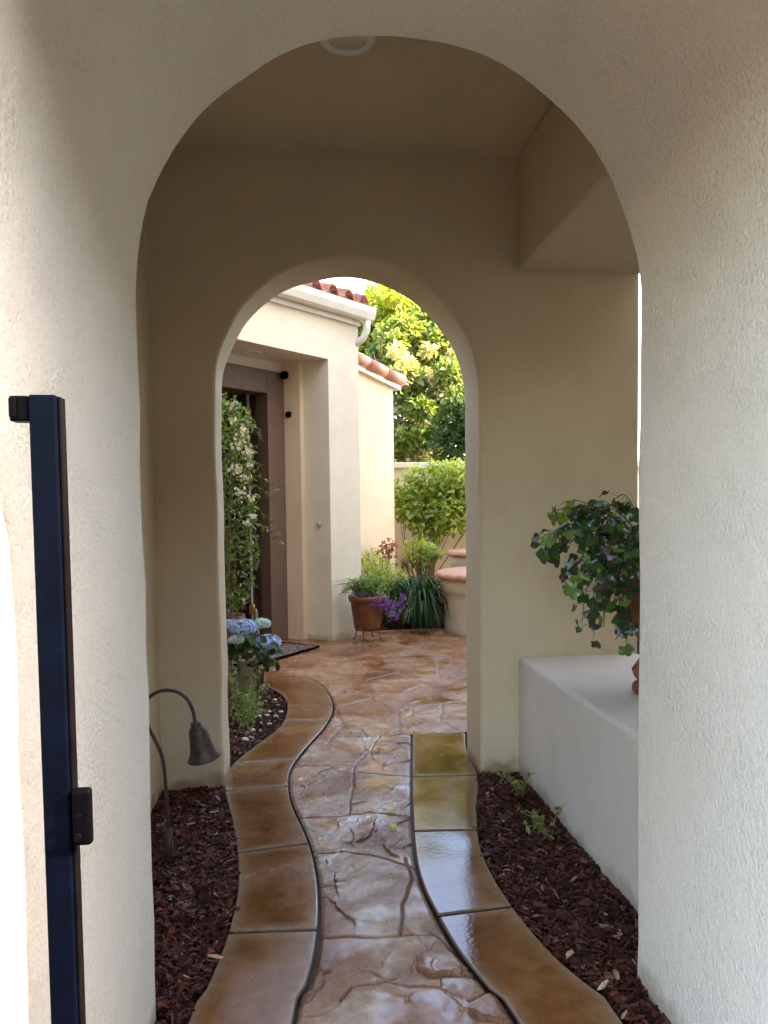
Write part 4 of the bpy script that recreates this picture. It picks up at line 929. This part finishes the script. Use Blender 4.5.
# curled dry leaves on the mulch
def dry_leaf(p, L, rot, label, col, seed):
    r = random.Random(seed); b = MB(); n = 6; o = 0
    for i in range(n + 1):
        t_ = i / n; w = sin(pi * (0.08 + 0.88*t_)) * L * .24
        for s in (-1, 0, 1): b.v.append((t_*L - L/2, s*w, abs(s)*w*.6 + .01*sin(t_*3 + seed)))
    for i in range(n):
        for s in (0, 1): q = 3*i + s; b.face([q, q+1, q+4, q+3], .5, True)
    o = b.build('dry_leaf', col); o.location = p; o.rotation_euler = (r.uniform(-.2,.2), r.uniform(-.2,.2), rot); o['label'] = label; o['category'] = 'leaf'
M_dry = simple('dry leaf', (0.40, 0.30, 0.19), 0.7, nscale=20, namp=.3); M_dry2 = simple('tan leaf', (0.22, 0.11, 0.06), 0.7, nscale=20, namp=.3)
dry_leaf(on_z(219, 836, 0.02), .045, .8, 'pale cream curled leaf on the left mulch near the slab edge', M_dry, 1)
dry_leaf(on_z(222, 828, 0.02), .06, 1.3, 'narrow tan leaf on the left mulch behind the cream one', M_dry2, 2)
dry_leaf(on_z(193, 823, 0.025), .07, .9, 'long brown leaf on the left mulch under the bell lamp', M_dry2, 3)
dry_leaf(on_z(603, 985, 0.015), .045, .3, 'pale leaf on the right mulch near the front arch', M_dry, 4)
dry_leaf(on_z(616, 976, 0.02), .04, 1.6, 'tan leaf behind the pale one on the right mulch', M_dry2, 5)
dry_leaf(on_z(519, 870, 0.02), .04, 2.6, 'grey brown leaf midway along the right mulch bed', M_dry2, 6)
# fallen yellow blooms
for i, (px, py, lab) in enumerate(((391, 810, 'farther of two yellow blossoms fallen on the stone walk'), (393, 827, 'nearer of two yellow blossoms fallen on the stone walk'))):
    p = on_z(px, py, 0.010); b = MB(); r = random.Random(80+i)
    for k in range(7): a = 2*pi*k/7 + r.uniform(-.2,.2); leaf(b, p, Vector((cos(a), sin(a), .35)), Vector((0,0,1)), r.uniform(.018,.03), .015, r.random(), .2, 'oval')
    tag(b.build('fallen_blossom', M_pt_yel), lab, 'blossom')
# weeds in the right bed
for i, (px, py, nst, lab) in enumerate(((522, 800, 9, 'leafy green seedling in the far corner of the right mulch bed'), (551, 842, 6, 'small low seedling nearer along the right mulch bed'))):
    p = on_z(px, py, 0.0); w = thing('seedling', lab, 'plant', p); b = MB(); b2 = MB(); r = random.Random(90+i)
    for k in range(nst):
        tip = p + Vector((r.uniform(-.12,.12), r.uniform(-.12,.12), r.uniform(.05,.15))); P = bez(p, (p+tip)/2 + Vector((0,0,.05)), tip, 5); b.tube(P, .0025, 4)
        for q in P[1:]:
            for _ in range(2): leaf(b2, q, rdir(r) + Vector((0,0,.3)), Vector((0,0,1)) + rdir(r)*.4, r.uniform(.025,.045), .02, r.random(), .15, 'oval')
    b.build('stem', M_twig, w); b2.build('foliage', M_lf_mid, w)

# ------------------------------------------------------------------ bell path light
lb = on_z(168, 862, 0.0); ly = lb.y
def LP(px, py, dy=0): return on_y(px, py, ly + dy)
lamp = thing('path_light', 'bronze bell shaped path light on a curved stem in the left mulch bed', 'garden lamp', lb)
P = [LP(169, 866), LP(168.5, 830), LP(166, 790), LP(162.5, 758), LP(155, 740), LP(149, 728), LP(144, 716), LP(145, 704), LP(152, 695), LP(163, 690.5), LP(176, 691.5), LP(187, 699), LP(193, 711), LP(195, 724)]
b = MB(); b.tube(smooth_curve(P, 4), 0.0075, 10); b.build('stem', M_iron, lamp)
b = MB(); b.tube([LP(169, 872), LP(168.5, 828)], 0.016, 10); b.build('spike', M_iron, lamp)
tp = LP(195.5, 722); k = ly / FPX * 1.0; hh = 43 * k
b = MB(); tilt = Matrix.Rotation(radians(-9), 4, 'Y')
prof = [(0, 0), (5*k, -.5*k), (5.5*k, -3*k), (5*k, -4.5*k), (7.5*k, -6*k), (9*k, -10*k), (10*k, -17*k), (11.5*k, -26*k), (13.5*k, -33*k), (16.5*k, -37.5*k), (16.7*k, -38.5*k), (15.9*k, -38*k), (12.5*k, -33*k), (10.5*k, -25*k), (0, -8*k)]
tilt = Matrix.Rotation(radians(-11), 4, 'Y') @ Matrix.Rotation(radians(6), 4, 'X')
b.lathe(prof, tp, 36, mat=tilt); b.build('bell_shade', M_bronze, lamp)

# ------------------------------------------------------------------ ivy urn on the ledge
uc = on_plane(655, 694, Vector((0,0,ZLEDGE)), Vector((0,0,1)))
ux, uy = uc.x, uc.y
ur = MB(); ur.lathe([(0,0),(0.085,0),(0.10,0.02),(0.095,0.045),(0.075,0.06),(0.090,0.08),(0.10,0.11),(0.08,0.14),(0.06,0.17),(0.06,0.22),(0.09,0.27),(0.12,0.36),(0.135,0.48),(0.14,0.60),(0.155,0.62),(0.155,0.65),(0.135,0.65),(0.12,0.6),(0,0.58)], (ux, uy, ZLEDGE), 40)
tag(ur.build('urn', M_urn), 'tall footed terracotta urn on the ledge half hidden by the front arch', 'urn')
top = Vector((ux, uy, ZLEDGE + 0.66)); ivy = thing('ivy', 'bushy ivy with lobed leaves spilling from the urn on the ledge', 'plant', top); r = random.Random(101); b = MB(); b2 = MB(); b3 = MB()
for kk in range(92):
    a = r.uniform(pi*0.55, pi*1.6) if kk < 66 else r.uniform(0, 2*pi); rr = r.uniform(.18, .56); od = Vector((cos(a), sin(a)*0.75, 0))
    dz_ = r.choice([r.uniform(-.46, -.12), r.uniform(-.12, .23), r.uniform(-.2, .1)]); tip = top + od * rr * (1 if dz_ > -.25 else .78) + Vector((0, 0, dz_))
    P = bez(top + od*.05, top + od*rr*.7 + Vector((0,0,.10 + max(0, dz_)*.8)), tip, 11); b.tube(P, 0.0022, 5)
    for i in range(1, 12):
        if r.random() < .12: continue
        out_ = (od + rdir(r)*.9 + Vector((0,0,-.35))).normalized(); pet = P[i] + out_ * r.uniform(.015,.04); b.tube([P[i], pet], .0013, 4)
        dd = (od*.5 + rdir(r)*.7 + Vector((0,0,-.7))).normalized(); nn = (od*.9 + Vector((-.2,-.6,.45)) + rdir(r)*.35).normalized()
        ti = r.random(); leaf(b2, pet, dd, nn, r.choice((.035, .05, .06, .075)) * r.uniform(.85, 1.15), .05, ti, r.uniform(.05, .3), 'ivy')
b.build('stems', simple('ivy stems', (0.06, 0.07, 0.03), .6), ivy); b2.build('leaves', M_lf_ivy, ivy)
